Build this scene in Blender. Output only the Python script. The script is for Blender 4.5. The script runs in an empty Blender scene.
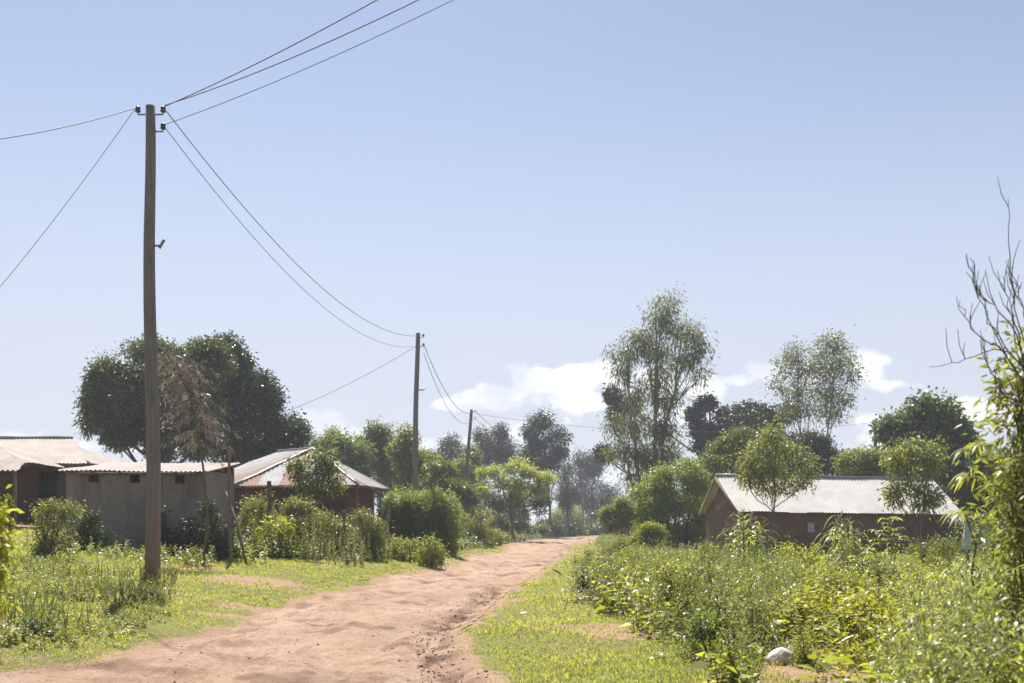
import bpy, math, zlib
import numpy as np
from mathutils import Vector

S = bpy.context.scene
COL = S.collection
R = math.radians

# ------------------------------------------------------------------ camera, sky, sun, exposure
F, CX, HY, EYE = 1100.0, 512.0, 525.0, 1.45        # focal length in px, centre column, horizon row, eye height
cam_d = bpy.data.cameras.new('camera')
cam = bpy.data.objects.new('camera', cam_d); COL.objects.link(cam)
cam.location = (0, 0, EYE); cam.rotation_euler = (R(90), 0, 0)
cam_d.sensor_width = 36.0; cam_d.lens = F / 1024 * 36.0
cam_d.shift_y = (HY - 341.5) / 1024
cam_d.clip_start = 0.1; cam_d.clip_end = 9000
cam_d.dof.use_dof = True; cam_d.dof.focus_distance = 20.0; cam_d.dof.aperture_fstop = 2.8
S.camera = cam

SUN_EL, SUN_AZ = 55.0, -13.0                         # azimuth from +Y, minus = towards -X
sun_dir = Vector((math.sin(R(SUN_AZ)) * math.cos(R(SUN_EL)), math.cos(R(SUN_AZ)) * math.cos(R(SUN_EL)), math.sin(R(SUN_EL))))
sun_d = bpy.data.lights.new('sun', 'SUN'); sun = bpy.data.objects.new('sun', sun_d); COL.objects.link(sun)
sun_d.energy = 5.0; sun_d.angle = R(0.53); sun_d.color = (1.0, 0.95, 0.87)
sun.rotation_euler = sun_dir.to_track_quat('Z', 'Y').to_euler(); sun.location = (0, 0, 60)

world = bpy.data.worlds.new('World'); S.world = world; world.use_nodes = True
wt = world.node_tree; wn = wt.nodes; wl = wt.links
bg = wn['Background']; bg.inputs['Strength'].default_value = 0.084
sky = wn.new('ShaderNodeTexSky'); sky.sky_type = 'NISHITA'; sky.sun_disc = False
sky.sun_elevation = R(SUN_EL); sky.sun_rotation = R(SUN_AZ)
sky.air_density = 1.0; sky.dust_density = 1.1; sky.ozone_density = 3.0; sky.altitude = 1200

S.view_settings.view_transform = 'Standard'; S.view_settings.look = 'None'
S.view_settings.exposure = 0.84; S.view_settings.gamma = 1.0
S.render.engine = 'CYCLES'
cy = S.cycles
cy.max_bounces = 6; cy.diffuse_bounces = 3; cy.glossy_bounces = 2; cy.transmission_bounces = 4
cy.transparent_max_bounces = 4; cy.volume_bounces = 0
cy.caustics_reflective = False; cy.caustics_refractive = False
cy.sample_clamp_indirect = 6.0
cy.use_denoising = True
try:
    cy.denoiser = 'OPENIMAGEDENOISE'
except Exception:
    pass

def wmath(op, a, b=None, clamp=False):
    n = wn.new('ShaderNodeMath'); n.operation = op; n.use_clamp = clamp
    for i, v in enumerate((a, b)):
        if v is None: continue
        if isinstance(v, (int, float)): n.inputs[i].default_value = v
        else: wl.new(v, n.inputs[i])
    return n.outputs[0]

# cumulus low over the horizon, laid out by direction (azimuth / elevation tangents)
wtc = wn.new('ShaderNodeTexCoord'); sep = wn.new('ShaderNodeSeparateXYZ'); wl.new(wtc.outputs['Generated'], sep.inputs[0])
yy = wmath('MAXIMUM', sep.outputs['Y'], 0.05)
uu = wmath('DIVIDE', sep.outputs['X'], yy); vv = wmath('DIVIDE', sep.outputs['Z'], yy)
comb = wn.new('ShaderNodeCombineXYZ'); wl.new(uu, comb.inputs[0]); wl.new(vv, comb.inputs[1])
def wnoise(scale, detail, rough=0.55, off=0.0):
    mp = wn.new('ShaderNodeMapping'); mp.inputs['Location'].default_value = (off, off * .7, 0); mp.inputs['Scale'].default_value = (1, 1.25, 1)
    wl.new(comb.outputs[0], mp.inputs[0])
    n = wn.new('ShaderNodeTexNoise'); n.inputs['Scale'].default_value = scale; n.inputs['Detail'].default_value = detail; n.inputs['Roughness'].default_value = rough
    wl.new(mp.outputs[0], n.inputs['Vector']); return n.outputs['Fac']
cl_n = wnoise(26, 8, 0.62)
acc = None
CLOUDS = [(492, 398, 34, 15, 1.0), (540, 383, 40, 20, 1.0), (585, 375, 48, 15, 1.0), (560, 398, 45, 10, .75), (640, 385, 45, 14, .9),
          (705, 390, 24, 22, .95), (690, 415, 40, 14, .7), (775, 371, 28, 9, .8), (820, 368, 40, 13, .9), (868, 366, 27, 17, 1.0),
          (320, 424, 32, 10, .8), (345, 436, 40, 10, .6), (985, 412, 42, 13, .9), (1040, 420, 60, 22, .8), (515, 432, 40, 12, .55), (80, 446, 45, 9, .7), (20, 436, 40, 6, .4),
          (880, 440, 60, 12, .4), (460, 405, 24, 7, .8), (600, 405, 40, 9, .8), (735, 380, 20, 6, .6), (890, 384, 24, 6, .6), (960, 405, 30, 10, .8), (300, 416, 20, 7, .7), (420, 445, 50, 9, .5), (640, 470, 60, 20, .5), (1230, 330, 90, 30, 1.0), (-260, 360, 110, 36, 1.0), (-120, 330, 60, 20, .9), (1350, 380, 120, 30, .9)]
for (px, py, rx, ry, k) in CLOUDS:
    du = wmath('DIVIDE', wmath('SUBTRACT', uu, (px - CX) / F), rx / F)
    dv = wmath('DIVIDE', wmath('SUBTRACT', vv, (HY - py) / F), ry / F)
    r2 = wmath('ADD', wmath('MULTIPLY', du, du), wmath('MULTIPLY', dv, dv))
    e = wmath('MULTIPLY', wmath('SUBTRACT', 1.0, wmath('SQRT', r2)), k)
    acc = e if acc is None else wmath('MAXIMUM', acc, e)
dens = wmath('ADD', acc, wmath('MULTIPLY', wmath('SUBTRACT', cl_n, 0.5), 2.9))
mr = wn.new('ShaderNodeMapRange'); mr.interpolation_type = 'SMOOTHSTEP'
mr.inputs['From Min'].default_value = -0.12; mr.inputs['From Max'].default_value = 0.36; wl.new(dens, mr.inputs['Value'])
fac = wmath('MULTIPLY', mr.outputs[0], 0.92)
front = wn.new('ShaderNodeMapRange'); front.inputs['From Min'].default_value = 0.1; front.inputs['From Max'].default_value = 0.3; wl.new(sep.outputs['Y'], front.inputs['Value'])
fac = wmath('MULTIPLY', fac, front.outputs[0])
cl2 = wnoise(15, 4, 0.5, 3.1)
crmp = wn.new('ShaderNodeMapRange'); crmp.inputs['From Min'].default_value = 0.38; crmp.inputs['From Max'].default_value = 0.62; wl.new(cl2, crmp.inputs['Value'])
hsv = wn.new('ShaderNodeHueSaturation'); hsv.inputs['Saturation'].default_value = .84; hsv.inputs['Value'].default_value = .92; wl.new(sky.outputs[0], hsv.inputs['Color'])
veil = wn.new('ShaderNodeMapRange'); veil.interpolation_type = 'SMOOTHSTEP'                     # thin high haze, thicker towards the horizon
veil.inputs['From Min'].default_value = .46; veil.inputs['From Max'].default_value = .04; veil.inputs['To Min'].default_value = .0; veil.inputs['To Max'].default_value = .95
wl.new(sep.outputs['Z'], veil.inputs['Value'])
veilmix = wn.new('ShaderNodeMixRGB'); wl.new(veil.outputs[0], veilmix.inputs[0]); wl.new(hsv.outputs[0], veilmix.inputs[1]); veilmix.inputs[2].default_value = (4.5, 4.95, 5.9, 1)
ccol = wn.new('ShaderNodeMixRGB'); ccol.inputs[1].default_value = (5.5, 6.0, 6.9, 1); ccol.inputs[2].default_value = (8.2, 8.5, 8.8, 1); wl.new(crmp.outputs[0], ccol.inputs[0])
skymix = wn.new('ShaderNodeMixRGB'); wl.new(fac, skymix.inputs[0]); wl.new(veilmix.outputs[0], skymix.inputs[1]); wl.new(ccol.outputs[0], skymix.inputs[2])
skt = wn.new('ShaderNodeMixRGB'); skt.blend_type = 'MULTIPLY'; skt.inputs[0].default_value = 1.0; skt.inputs[2].default_value = (1.0, .965, .94, 1)
wl.new(skymix.outputs[0], skt.inputs[1]); wl.new(skt.outputs[0], bg.inputs['Color'])

# ------------------------------------------------------------------ helpers
def rngof(s): return np.random.default_rng(zlib.crc32(s.encode()))
def W(px, py, d):
    return np.array([(px - CX) / F * d, d, EYE + (HY - py) * d / F])
def unit(a):
    return a / np.maximum(np.linalg.norm(a, axis=-1, keepdims=True), 1e-9)
_tab = np.random.default_rng(5).random((256, 256))
def vnoise(x, y, s, seed=0):
    x = np.asarray(x, float) / s + seed * 17.3; y = np.asarray(y, float) / s + seed * 9.1
    i = np.floor(x).astype(int); j = np.floor(y).astype(int); fx = x - i; fy = y - j
    fx = fx * fx * (3 - 2 * fx); fy = fy * fy * (3 - 2 * fy)
    t = lambda a, b: _tab[a % 256, b % 256]
    return (t(i, j) * (1 - fx) + t(i + 1, j) * fx) * (1 - fy) + (t(i, j + 1) * (1 - fx) + t(i + 1, j + 1) * fx) * fy
def fnoise(x, y, s, o=3, seed=0):
    a, n, w = 0, 0, 1
    for k in range(o):
        a = a + w * vnoise(x, y, s / 2 ** k, seed + k); n += w; w *= .5
    return a / n

class MB:
    """collects points and faces, links them as one mesh object"""
    def __init__(s): s.v = []; s.f = {}; s.r = []; s.n = 0
    def add(s, v, faces, rnd=None):
        v = np.asarray(v, float).reshape(-1, 3)
        for fa in faces if isinstance(faces, list) else [faces]:
            fa = np.asarray(fa, int)
            if fa.ndim == 1: fa = fa[None]
            if len(fa): s.f.setdefault(fa.shape[1], []).append(fa + s.n)
        if rnd is None: rnd = np.full(len(v), .5)
        s.v.append(v); s.r.append(np.broadcast_to(np.asarray(rnd, float), (len(v),))); s.n += len(v)
        return s
    def box(s, c, size, u=(1, 0, 0), rnd=None, top=None):
        u = unit(np.array(u, float)); w = np.array([0, 0, 1.0]); v = np.cross(w, u)
        c = np.array(c, float); a, b, h = np.array(size, float) / 2
        p = [c + u * a * i + v * b * j + w * h * k for k in (-1, 1) for i, j in ((-1, -1), (1, -1), (1, 1), (-1, 1))]
        if top is not None:
            for k in range(4, 8): p[k] = c + w * h + (p[k] - c - w * h) * top
        return s.add(p, [[[3, 2, 1, 0], [4, 5, 6, 7], [0, 1, 5, 4], [1, 2, 6, 5], [2, 3, 7, 6], [3, 0, 4, 7]]], rnd)
    def quad(s, *p, rnd=None): return s.add(np.array(p), [list(range(len(p)))], rnd)
    def slab(s, p, t, rnd=None):
        """polygon p (k points) thickened by t along its normal"""
        p = np.array(p, float); n = unit(np.cross(p[1] - p[0], p[2] - p[0])) * t; k = len(p)
        fs = [[list(range(k))], [list(range(2 * k - 1, k - 1, -1))], [[(i + 1) % k, i, k + i, k + (i + 1) % k] for i in range(k)]]
        return s.add(np.vstack([p, p - n]), fs, rnd)
    def tube(s, pts, rad, n=6, rnd=None, cap=True):
        pts = np.asarray(pts, float); m = len(pts); rad = np.broadcast_to(np.asarray(rad, float), (m,))
        t = np.gradient(pts, axis=0); t = unit(t)
        ref = np.array([0, 0, 1.0]) if abs(t[0][2]) < .8 else np.array([1.0, 0, 0])
        a = unit(np.cross(t, ref)); b = np.cross(t, a)
        ang = np.arange(n) / n * 2 * math.pi
        v = pts[:, None] + rad[:, None, None] * (a[:, None] * np.cos(ang)[None, :, None] + b[:, None] * np.sin(ang)[None, :, None])
        i = np.arange(m - 1)[:, None] * n; j = np.arange(n)[None]; j2 = (j + 1) % n
        q = np.stack([i + j, i + j2, i + n + j2, i + n + j], -1).reshape(-1, 4)
        fs = [q]
        if cap: fs += [np.arange(n)[::-1], np.arange(n) + (m - 1) * n]
        return s.add(v, fs, rnd)
    def leaves(s, P, D, N, L, Wd, droop=0.0, nseg=1, rnd=None, prof=None):
        """P base, D direction, N normal (n,3); L length, Wd width (n,)"""
        n = len(P)
        if not n: return s
        D = unit(D); N = unit(N - D * (N * D).sum(-1, keepdims=True)); Sd = np.cross(D, N)
        L = np.broadcast_to(np.asarray(L, float), (n,))[:, None]; Wd = np.broadcast_to(np.asarray(Wd, float), (n,))[:, None]
        dr = np.broadcast_to(np.asarray(droop, float), (n,))[:, None]
        if rnd is None: rnd = np.random.default_rng(n).random(n)
        up = np.array([0, 0, 1.0])
        if nseg == 1:
            mid = P + D * L * .45; tip = P + D * L - up * dr * L; fold = N * Wd * .18
            v = np.stack([P, mid + Sd * Wd * .5 + fold, tip, mid - Sd * Wd * .5 + fold], 1)
            f = np.arange(n)[:, None] * 4 + np.arange(4)[None]
            return s.add(v, f, np.repeat(rnd, 4))
        t = np.linspace(0, 1, nseg + 1)
        w = np.interp(t, *prof) if prof else np.maximum(np.sin(math.pi * np.clip(t * .93 + .07, 0, 1)) ** .8, .05)
        c = P[:, None] + D[:, None] * (L * t[None])[:, :, None] - up * (dr * L * t[None] ** 2)[:, :, None]
        o = Sd[:, None] * (Wd * .5 * w[None])[:, :, None]; up2 = N[:, None] * (Wd * .12 * w[None])[:, :, None]
        v = np.stack([c - o + up2, c + o + up2], 2).reshape(n, -1, 3)
        k = 2 * (nseg + 1); b = np.arange(n)[:, None, None] * k + (np.arange(nseg) * 2)[None, :, None]
        f = (b + np.array([0, 1, 3, 2])[None, None]).reshape(-1, 4)
        return s.add(v, f, np.repeat(rnd, k))
    def build(s, name, mat, parent=None, smooth=False, loc=None):
        me = bpy.data.meshes.new(name)
        v = np.concatenate(s.v); r = np.concatenate(s.r)
        if parent is not None and loc is None: loc = list(parent['_at'])
        o0 = np.array(loc if loc is not None else (0, 0, 0), float)
        vv_ = v - o0
        me.vertices.add(len(v)); me.vertices.foreach_set('co', vv_.astype(np.float32).ravel())
        li, st, k0 = [], [], 0
        for k, arr in s.f.items():
            a = np.concatenate(arr); li.append(a.ravel()); st.append(k0 + np.arange(len(a)) * k); k0 += a.size
        li = np.concatenate(li); st = np.concatenate(st)
        me.loops.add(len(li)); me.loops.foreach_set('vertex_index', li.astype(np.int32))
        me.polygons.add(len(st)); me.polygons.foreach_set('loop_start', st.astype(np.int32))
        if smooth: me.polygons.foreach_set('use_smooth', np.ones(len(st), bool))
        me.update(calc_edges=True)
        at = me.attributes.new('rnd', 'FLOAT', 'POINT'); at.data.foreach_set('value', r.astype(np.float32))
        me.materials.append(mat)
        o = bpy.data.objects.new(name, me); COL.objects.link(o)
        if parent is not None: o.parent = parent
        else: o.location = o0
        o['_at'] = [float(q) for q in o0]
        return o

def tag(o, label=None, cat=None, group=None, kind=None):
    for k, v in (('label', label), ('category', cat), ('group', group), ('kind', kind)):
        if v: o[k] = v
    return o
def thing(name, label, cat, at, group=None):
    o = bpy.data.objects.new(name, None); COL.objects.link(o); o.location = at; o.empty_display_size = .2
    o['_at'] = [float(q) for q in at]
    return tag(o, label, cat, group)

# ------------------------------------------------------------------ materials
def mat(name):
    m = bpy.data.materials.new(name); m.use_nodes = True; t = m.node_tree
    p = t.nodes['Principled BSDF']; p.inputs['Roughness'].default_value = .85
    return m, t, p
def nd(t, typ, **kw):
    n = t.nodes.new(typ)
    for k, v in kw.items():
        if k.startswith('i_'): n.inputs[k[2:].replace('_', ' ')].default_value = v
        else: setattr(n, k, v)
    return n
def ramp(t, src, stops):
    r = t.nodes.new('ShaderNodeValToRGB'); e = r.color_ramp.elements
    while len(e) > 1: e.remove(e[-1])
    e[0].position = stops[0][0]; e[0].color = (*stops[0][1], 1)
    for p_, c in stops[1:]:
        q = e.new(p_); q.color = (*c, 1)
    t.links.new(src, r.inputs[0]); return r.outputs[0]
def noise(t, scale, detail=4, rough=.55, vec=None, stretch=None, dist=0.0):
    n = nd(t, 'ShaderNodeTexNoise'); n.inputs['Scale'].default_value = scale; n.inputs['Detail'].default_value = detail; n.inputs['Roughness'].default_value = rough
    n.inputs['Distortion'].default_value = dist
    if vec is None:
        vec = nd(t, 'ShaderNodeTexCoord').outputs['Object']
    if stretch:
        m = nd(t, 'ShaderNodeMapping'); m.inputs['Scale'].default_value = stretch; t.links.new(vec, m.inputs[0]); vec = m.outputs[0]
    t.links.new(vec, n.inputs['Vector']); return n.outputs['Fac']
def mix(t, fac_, a, b, typ='MIX'):
    m = nd(t, 'ShaderNodeMixRGB', blend_type=typ)
    for i, v in enumerate((fac_, a, b)):
        if isinstance(v, (int, float)): m.inputs[i].default_value = v
        elif isinstance(v, tuple): m.inputs[i].default_value = (*v, 1)
        else: t.links.new(v, m.inputs[i])
    return m.outputs[0]
def bump(t, p, h, strength, dist=.02):
    b = nd(t, 'ShaderNodeBump'); b.inputs['Strength'].default_value = strength; b.inputs['Distance'].default_value = dist
    t.links.new(h, b.inputs['Height']); t.links.new(b.outputs[0], p.inputs['Normal'])

def leaf_mat(name, c0, c1, c2, tr=.4, tcol=1.6, rough=.42, spec=.42, tint=(1.6, 1.6, .55)):
    """c0..c2: leaf colours from the darkest to the palest leaf; tr: share of light let through"""
    m, t, p = mat(name)
    a = nd(t, 'ShaderNodeAttribute', attribute_name='rnd').outputs['Fac']
    c = ramp(t, a, [(0, c0), (.55, c1), (1, c2)])
    oi = nd(t, 'ShaderNodeObjectInfo')
    hs = nd(t, 'ShaderNodeHueSaturation')
    mr_ = nd(t, 'ShaderNodeMapRange'); mr_.inputs['To Min'].default_value = .85; mr_.inputs['To Max'].default_value = 1.15
    t.links.new(oi.outputs['Random'], mr_.inputs['Value']); t.links.new(mr_.outputs[0], hs.inputs['Value']); t.links.new(c, hs.inputs['Color'])
    c = hs.outputs[0]
    t.links.new(c, p.inputs['Base Color']); p.inputs['Roughness'].default_value = rough; p.inputs['Specular IOR Level'].default_value = spec
    tl = nd(t, 'ShaderNodeBsdfTranslucent')
    t.links.new(mix(t, 1.0, c, tuple(q * tcol for q in tint), 'MULTIPLY'), tl.inputs['Color'])
    ms = nd(t, 'ShaderNodeMixShader'); ms.inputs[0].default_value = tr
    t.links.new(p.outputs[0], ms.inputs[1]); t.links.new(tl.outputs[0], ms.inputs[2])
    t.links.new(ms.outputs[0], t.nodes['Material Output'].inputs[0])
    return m

LM = {
 'mango':  leaf_mat('mango_leaf', (.030, .046, .027), (.050, .068, .037), (.19, .19, .085), .32, spec=.22),
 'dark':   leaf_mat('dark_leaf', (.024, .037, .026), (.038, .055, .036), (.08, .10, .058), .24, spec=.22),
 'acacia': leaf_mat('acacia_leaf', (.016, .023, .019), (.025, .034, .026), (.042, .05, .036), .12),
 'euca':   leaf_mat('eucalyptus_leaf', (.06, .072, .048), (.10, .115, .07), (.20, .21, .12), .38, rough=.38),
 'grey':   leaf_mat('grey_leaf', (.024, .034, .036), (.036, .048, .048), (.06, .072, .064), .2),
 'mid':    leaf_mat('mid_green_leaf', (.055, .078, .032), (.09, .118, .046), (.18, .195, .085), .4),
 'broad':  leaf_mat('broad_leaf', (.045, .068, .032), (.08, .105, .050), (.18, .20, .10), .3, rough=.34),
 'lime':   leaf_mat('lime_leaf', (.12, .145, .035), (.20, .22, .05), (.31, .32, .09), .46),
 'olive':  leaf_mat('olive_leaf', (.075, .088, .045), (.13, .142, .068), (.27, .27, .14), .42),
 'hedge':  leaf_mat('hedge_leaf', (.085, .115, .04), (.16, .20, .065), (.34, .37, .15), .36),
 'weed':   leaf_mat('weed_leaf', (.085, .10, .036), (.15, .163, .058), (.29, .29, .125), .45),
 'bright': leaf_mat('bright_leaf', (.13, .15, .035), (.215, .23, .05), (.35, .35, .11), .48, spec=.3),
 'silver': leaf_mat('glossy_lance_leaf', (.09, .105, .045), (.17, .182, .075), (.33, .34, .18), .42, rough=.36, spec=.42),
 'yellow': leaf_mat('yellowing_leaf', (.14, .155, .03), (.25, .25, .045), (.42, .38, .08), .44),
 'grass':  leaf_mat('grass_blade', (.14, .16, .048), (.225, .238, .068), (.33, .315, .13), .45, rough=.5),
 'straw':  leaf_mat('dry_leaf', (.14, .115, .09), (.25, .205, .16), (.39, .33, .265), .25, tint=(1.1, 1.0, .9)),
 'maize':  leaf_mat('maize_leaf', (.10, .125, .045), (.18, .21, .075), (.32, .34, .15), .45, rough=.36),
}
def bark_mat(name, c0, c1, st=(6, 6, 1.2)):
    m, t, p = mat(name); n = noise(t, 3, 6, .65, stretch=st)
    t.links.new(ramp(t, n, [(.3, c0), (.7, c1)]), p.inputs['Base Color']); bump(t, p, n, .6, .03); return m
BARK = bark_mat('bark', (.05, .04, .032), (.16, .13, .10))
PALE = bark_mat('pale_bark', (.16, .14, .12), (.36, .32, .27))
STEM = bark_mat('green_stem', (.07, .08, .035), (.15, .15, .07))
TWIG = bark_mat('dry_twig', (.06, .048, .04), (.15, .12, .10))

def pole_mat():
    m, t, p = mat('weathered_pole_wood')
    v = nd(t, 'ShaderNodeTexCoord').outputs['Object']
    n = noise(t, 6, 8, .7, v, (9, 9, .35)); n2 = noise(t, 1.2, 3, .5, v, (1, 1, .5))
    c = ramp(t, n, [(.25, (.07, .064, .064)), (.5, (.165, .152, .148)), (.75, (.28, .262, .255))])
    sp = nd(t, 'ShaderNodeSeparateXYZ'); t.links.new(v, sp.inputs[0])
    mr_ = nd(t, 'ShaderNodeMapRange'); mr_.inputs['From Min'].default_value = 2.6; mr_.inputs['From Max'].default_value = .0; t.links.new(sp.outputs['Z'], mr_.inputs['Value'])
    c = mix(t, mix(t, .55, mr_.outputs[0], n2, 'MULTIPLY'), c, (.30, .17, .105))      # red soil splashed up the butt
    t.links.new(c, p.inputs['Base Color']); bump(t, p, n, .7, .02); return m
POLE = pole_mat()
def flat(name, col, rough=.6, metal=0.0, nz=.25, sc=8.0, bmp=.2):
    m, t, p = mat(name); n = noise(t, sc, 5)
    t.links.new(ramp(t, n, [(.3, tuple(c * (1 - nz) for c in col)), (.7, tuple(min(1, c * (1 + nz)) for c in col))]), p.inputs['Base Color'])
    p.inputs['Roughness'].default_value = rough; p.inputs['Metallic'].default_value = metal
    if bmp: bump(t, p, n, bmp, .01)
    return m
WIRE = flat('cable_black', (.10, .10, .105), .5, 0, .1, 8, 0)
CERAM = flat('brown_porcelain', (.05, .035, .03), .25)
STEEL = flat('galvanised_steel', (.22, .22, .22), .45, .6)
DARKW = flat('dark_glass', (.012, .013, .015), .7, 0, .1, 3, 0)
BARS = flat('window_bars', (.05, .05, .055), .5)
WHITEP = flat('white_paint', (.72, .72, .70), .6)
TIMBER = flat('rough_timber', (.17, .125, .09), .9, 0, .5, 14, .5)
ROCK = flat('pale_rock', (.62, .54, .47), .9, 0, .4, 16, 1.0)

def plaster_mat():
    m, t, p = mat('grey_cement_render')
    v = nd(t, 'ShaderNodeTexCoord').outputs['Object']
    n = noise(t, 1.1, 8, .62, v); n2 = noise(t, 9, 5, .6, v); n3 = noise(t, 2.2, 5, .6, v, (1, 1, .18))
    c = ramp(t, n, [(.3, (.16, .13, .11)), (.55, (.25, .205, .17)), (.75, (.31, .26, .22))])
    c = mix(t, .35, c, ramp(t, n3, [(.35, (.10, .085, .075)), (.6, (.27, .235, .205))]))
    c = mix(t, .3, c, ramp(t, n2, [(.3, (.13, .11, .095)), (.7, (.30, .27, .24))]))
    sp = nd(t, 'ShaderNodeSeparateXYZ'); t.links.new(v, sp.inputs[0])
    mr_ = nd(t, 'ShaderNodeMapRange'); mr_.inputs['From Min'].default_value = .9; mr_.inputs['From Max'].default_value = .0; t.links.new(sp.outputs['Z'], mr_.inputs['Value'])
    c = mix(t, mix(t, 1.0, mr_.outputs[0], n, 'MULTIPLY'), c, (.085, .07, .05))      # damp and moss at the foot
    st = noise(t, 3.5, 5, .6, v, (1, 1, .06))
    top = nd(t, 'ShaderNodeMapRange'); top.inputs['From Min'].default_value = .9; top.inputs['From Max'].default_value = 2.3; t.links.new(sp.outputs['Z'], top.inputs['Value'])
    c = mix(t, mix(t, 1.0, top.outputs[0], ramp(t, st, [(.5, (0, 0, 0)), (.66, (.75, .75, .75))]), 'MULTIPLY'), c, (.09, .075, .062))      # rain streaks from the eave
    t.links.new(c, p.inputs['Base Color']); bump(t, p, n2, .5, .02); return m
PLASTER = plaster_mat()
def brick_mat(name, c1, c2, mort, ux, uy):
    """running bond in the wall's own plane; ux = wall direction"""
    m, t, p = mat(name)
    v = nd(t, 'ShaderNodeTexCoord').outputs['Object']
    dt = nd(t, 'ShaderNodeVectorMath', operation='DOT_PRODUCT'); t.links.new(v, dt.inputs[0]); dt.inputs[1].default_value = (ux, uy, 0)
    sp = nd(t, 'ShaderNodeSeparateXYZ'); t.links.new(v, sp.inputs[0])
    cb = nd(t, 'ShaderNodeCombineXYZ'); t.links.new(dt.outputs['Value'], cb.inputs[0]); t.links.new(sp.outputs['Z'], cb.inputs[1])
    b = nd(t, 'ShaderNodeTexBrick'); t.links.new(cb.outputs[0], b.inputs['Vector']); b.inputs['Scale'].default_value = 1
    b.inputs['Brick Width'].default_value = .27; b.inputs['Row Height'].default_value = .125; b.inputs['Mortar Size'].default_value = .014; b.inputs['Bias'].default_value = -.1
    b.inputs['Color1'].default_value = (*c1, 1); b.inputs['Color2'].default_value = (*c2, 1); b.inputs['Mortar'].default_value = (*mort, 1)
    n = noise(t, 4, 5, .6, v)
    c = mix(t, .55, b.outputs['Color'], ramp(t, n, [(.3, (.35, .32, .3)), (.7, (1, 1, 1))]), 'MULTIPLY')
    t.links.new(c, p.inputs['Base Color']); bump(t, p, b.outputs['Fac'], -.8, .02); return m
BRICK = brick_mat('red_brick', (.14, .058, .042), (.085, .04, .034), (.13, .10, .09), .97, .24)
def mud_mat(name, a, b):
    m, t, p = mat(name)
    v = nd(t, 'ShaderNodeTexCoord').outputs['Object']
    n = noise(t, 1.3, 7, .6, v); n2 = noise(t, 14, 4, .6, v)
    c = mix(t, .3, ramp(t, n, [(.3, a), (.7, b)]), ramp(t, n2, [(.3, a), (.7, b)]))
    t.links.new(c, p.inputs['Base Color']); bump(t, p, n2, .6, .03); return m
MUD = mud_mat('brown_mud_wall', (.115, .066, .044), (.19, .122, .084))
MUDRED = mud_mat('dark_red_mud_wall', (.075, .032, .027), (.13, .055, .045))
def iron_mat(name, base, rust, lim, dirty=.35):
    m, t, p = mat(name)
    a = nd(t, 'ShaderNodeAttribute', attribute_name='rnd').outputs['Fac']
    v = nd(t, 'ShaderNodeTexCoord').outputs['Object']
    n = noise(t, 1.6, 7, .65, v); n2 = noise(t, 10, 5, .6, v)
    cb = ramp(t, n, [(.3, tuple(c * (1 - dirty) for c in base)), (.65, base)])
    cr = ramp(t, n2, [(.3, tuple(c * .75 for c in rust)), (.7, tuple(c * 1.3 for c in rust))])
    sel = nd(t, 'ShaderNodeMapRange'); sel.inputs['From Min'].default_value = lim - .06; sel.inputs['From Max'].default_value = lim + .06
    ad = nd(t, 'ShaderNodeMath', operation='ADD'); t.links.new(a, ad.inputs[0])
    sb = nd(t, 'ShaderNodeMath', operation='MULTIPLY_ADD'); t.links.new(n, sb.inputs[0]); sb.inputs[1].default_value = .4; sb.inputs[2].default_value = -.2
    t.links.new(sb.outputs[0], ad.inputs[1]); t.links.new(ad.outputs[0], sel.inputs['Value'])
    c = mix(t, sel.outputs[0], cb, cr)
    hv = nd(t, 'ShaderNodeMapRange'); hv.inputs['To Min'].default_value = .76; hv.inputs['To Max'].default_value = 1.06; t.links.new(a, hv.inputs['Value'])
    t.links.new(c, p.inputs['Base Color']); p.inputs['Roughness'].default_value = .72; p.inputs['Specular IOR Level'].default_value = .25
    return m
IRON_NEW = iron_mat('pale_iron_sheet', (.65, .61, .57), (.50, .42, .36), 1.4, .22)
IRON_OLD = iron_mat('patchy_iron_sheet', (.40, .39, .39), (.24, .125, .085), .52, .42)
IRON_TAN = iron_mat('dusty_iron_sheet', (.38, .325, .29), (.30, .20, .15), 1.1, .35)

def ground_mat():
    m, t, p = mat('grassy_ground')
    a = nd(t, 'ShaderNodeAttribute', attribute_name='rnd').outputs['Fac']
    v = nd(t, 'ShaderNodeTexCoord').outputs['Object']
    n = noise(t, .6, 6, .6, v); n2 = noise(t, 7, 6, .7, v); n3 = noise(t, 40, 3, .6, v)
    g = mix(t, .5, ramp(t, n, [(.3, (.12, .125, .04)), (.7, (.21, .20, .065))]), ramp(t, n2, [(.3, (.11, .10, .045)), (.6, (.21, .205, .065)), (.8, (.29, .25, .12))]))
    d = mix(t, .5, ramp(t, n2, [(.3, (.22, .13, .085)), (.7, (.40, .265, .185))]), ramp(t, n3, [(.3, (.25, .15, .10)), (.7, (.38, .25, .17))]))
    ad = nd(t, 'ShaderNodeMath', operation='MULTIPLY_ADD'); t.links.new(n2, ad.inputs[0]); ad.inputs[1].default_value = .9; ad.inputs[2].default_value = -.45
    a2 = nd(t, 'ShaderNodeMath', operation='ADD'); t.links.new(a, a2.inputs[0]); t.links.new(ad.outputs[0], a2.inputs[1])
    sl = nd(t, 'ShaderNodeMapRange'); sl.inputs['From Min'].default_value = .22; sl.inputs['From Max'].default_value = .52; t.links.new(a2.outputs[0], sl.inputs['Value'])
    t.links.new(mix(t, sl.outputs[0], g, d), p.inputs['Base Color']); p.inputs['Roughness'].default_value = .95
    p.inputs['Specular IOR Level'].default_value = .15
    bump(t, p, n2, .6, .05); return m
GROUND = ground_mat()
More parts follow.
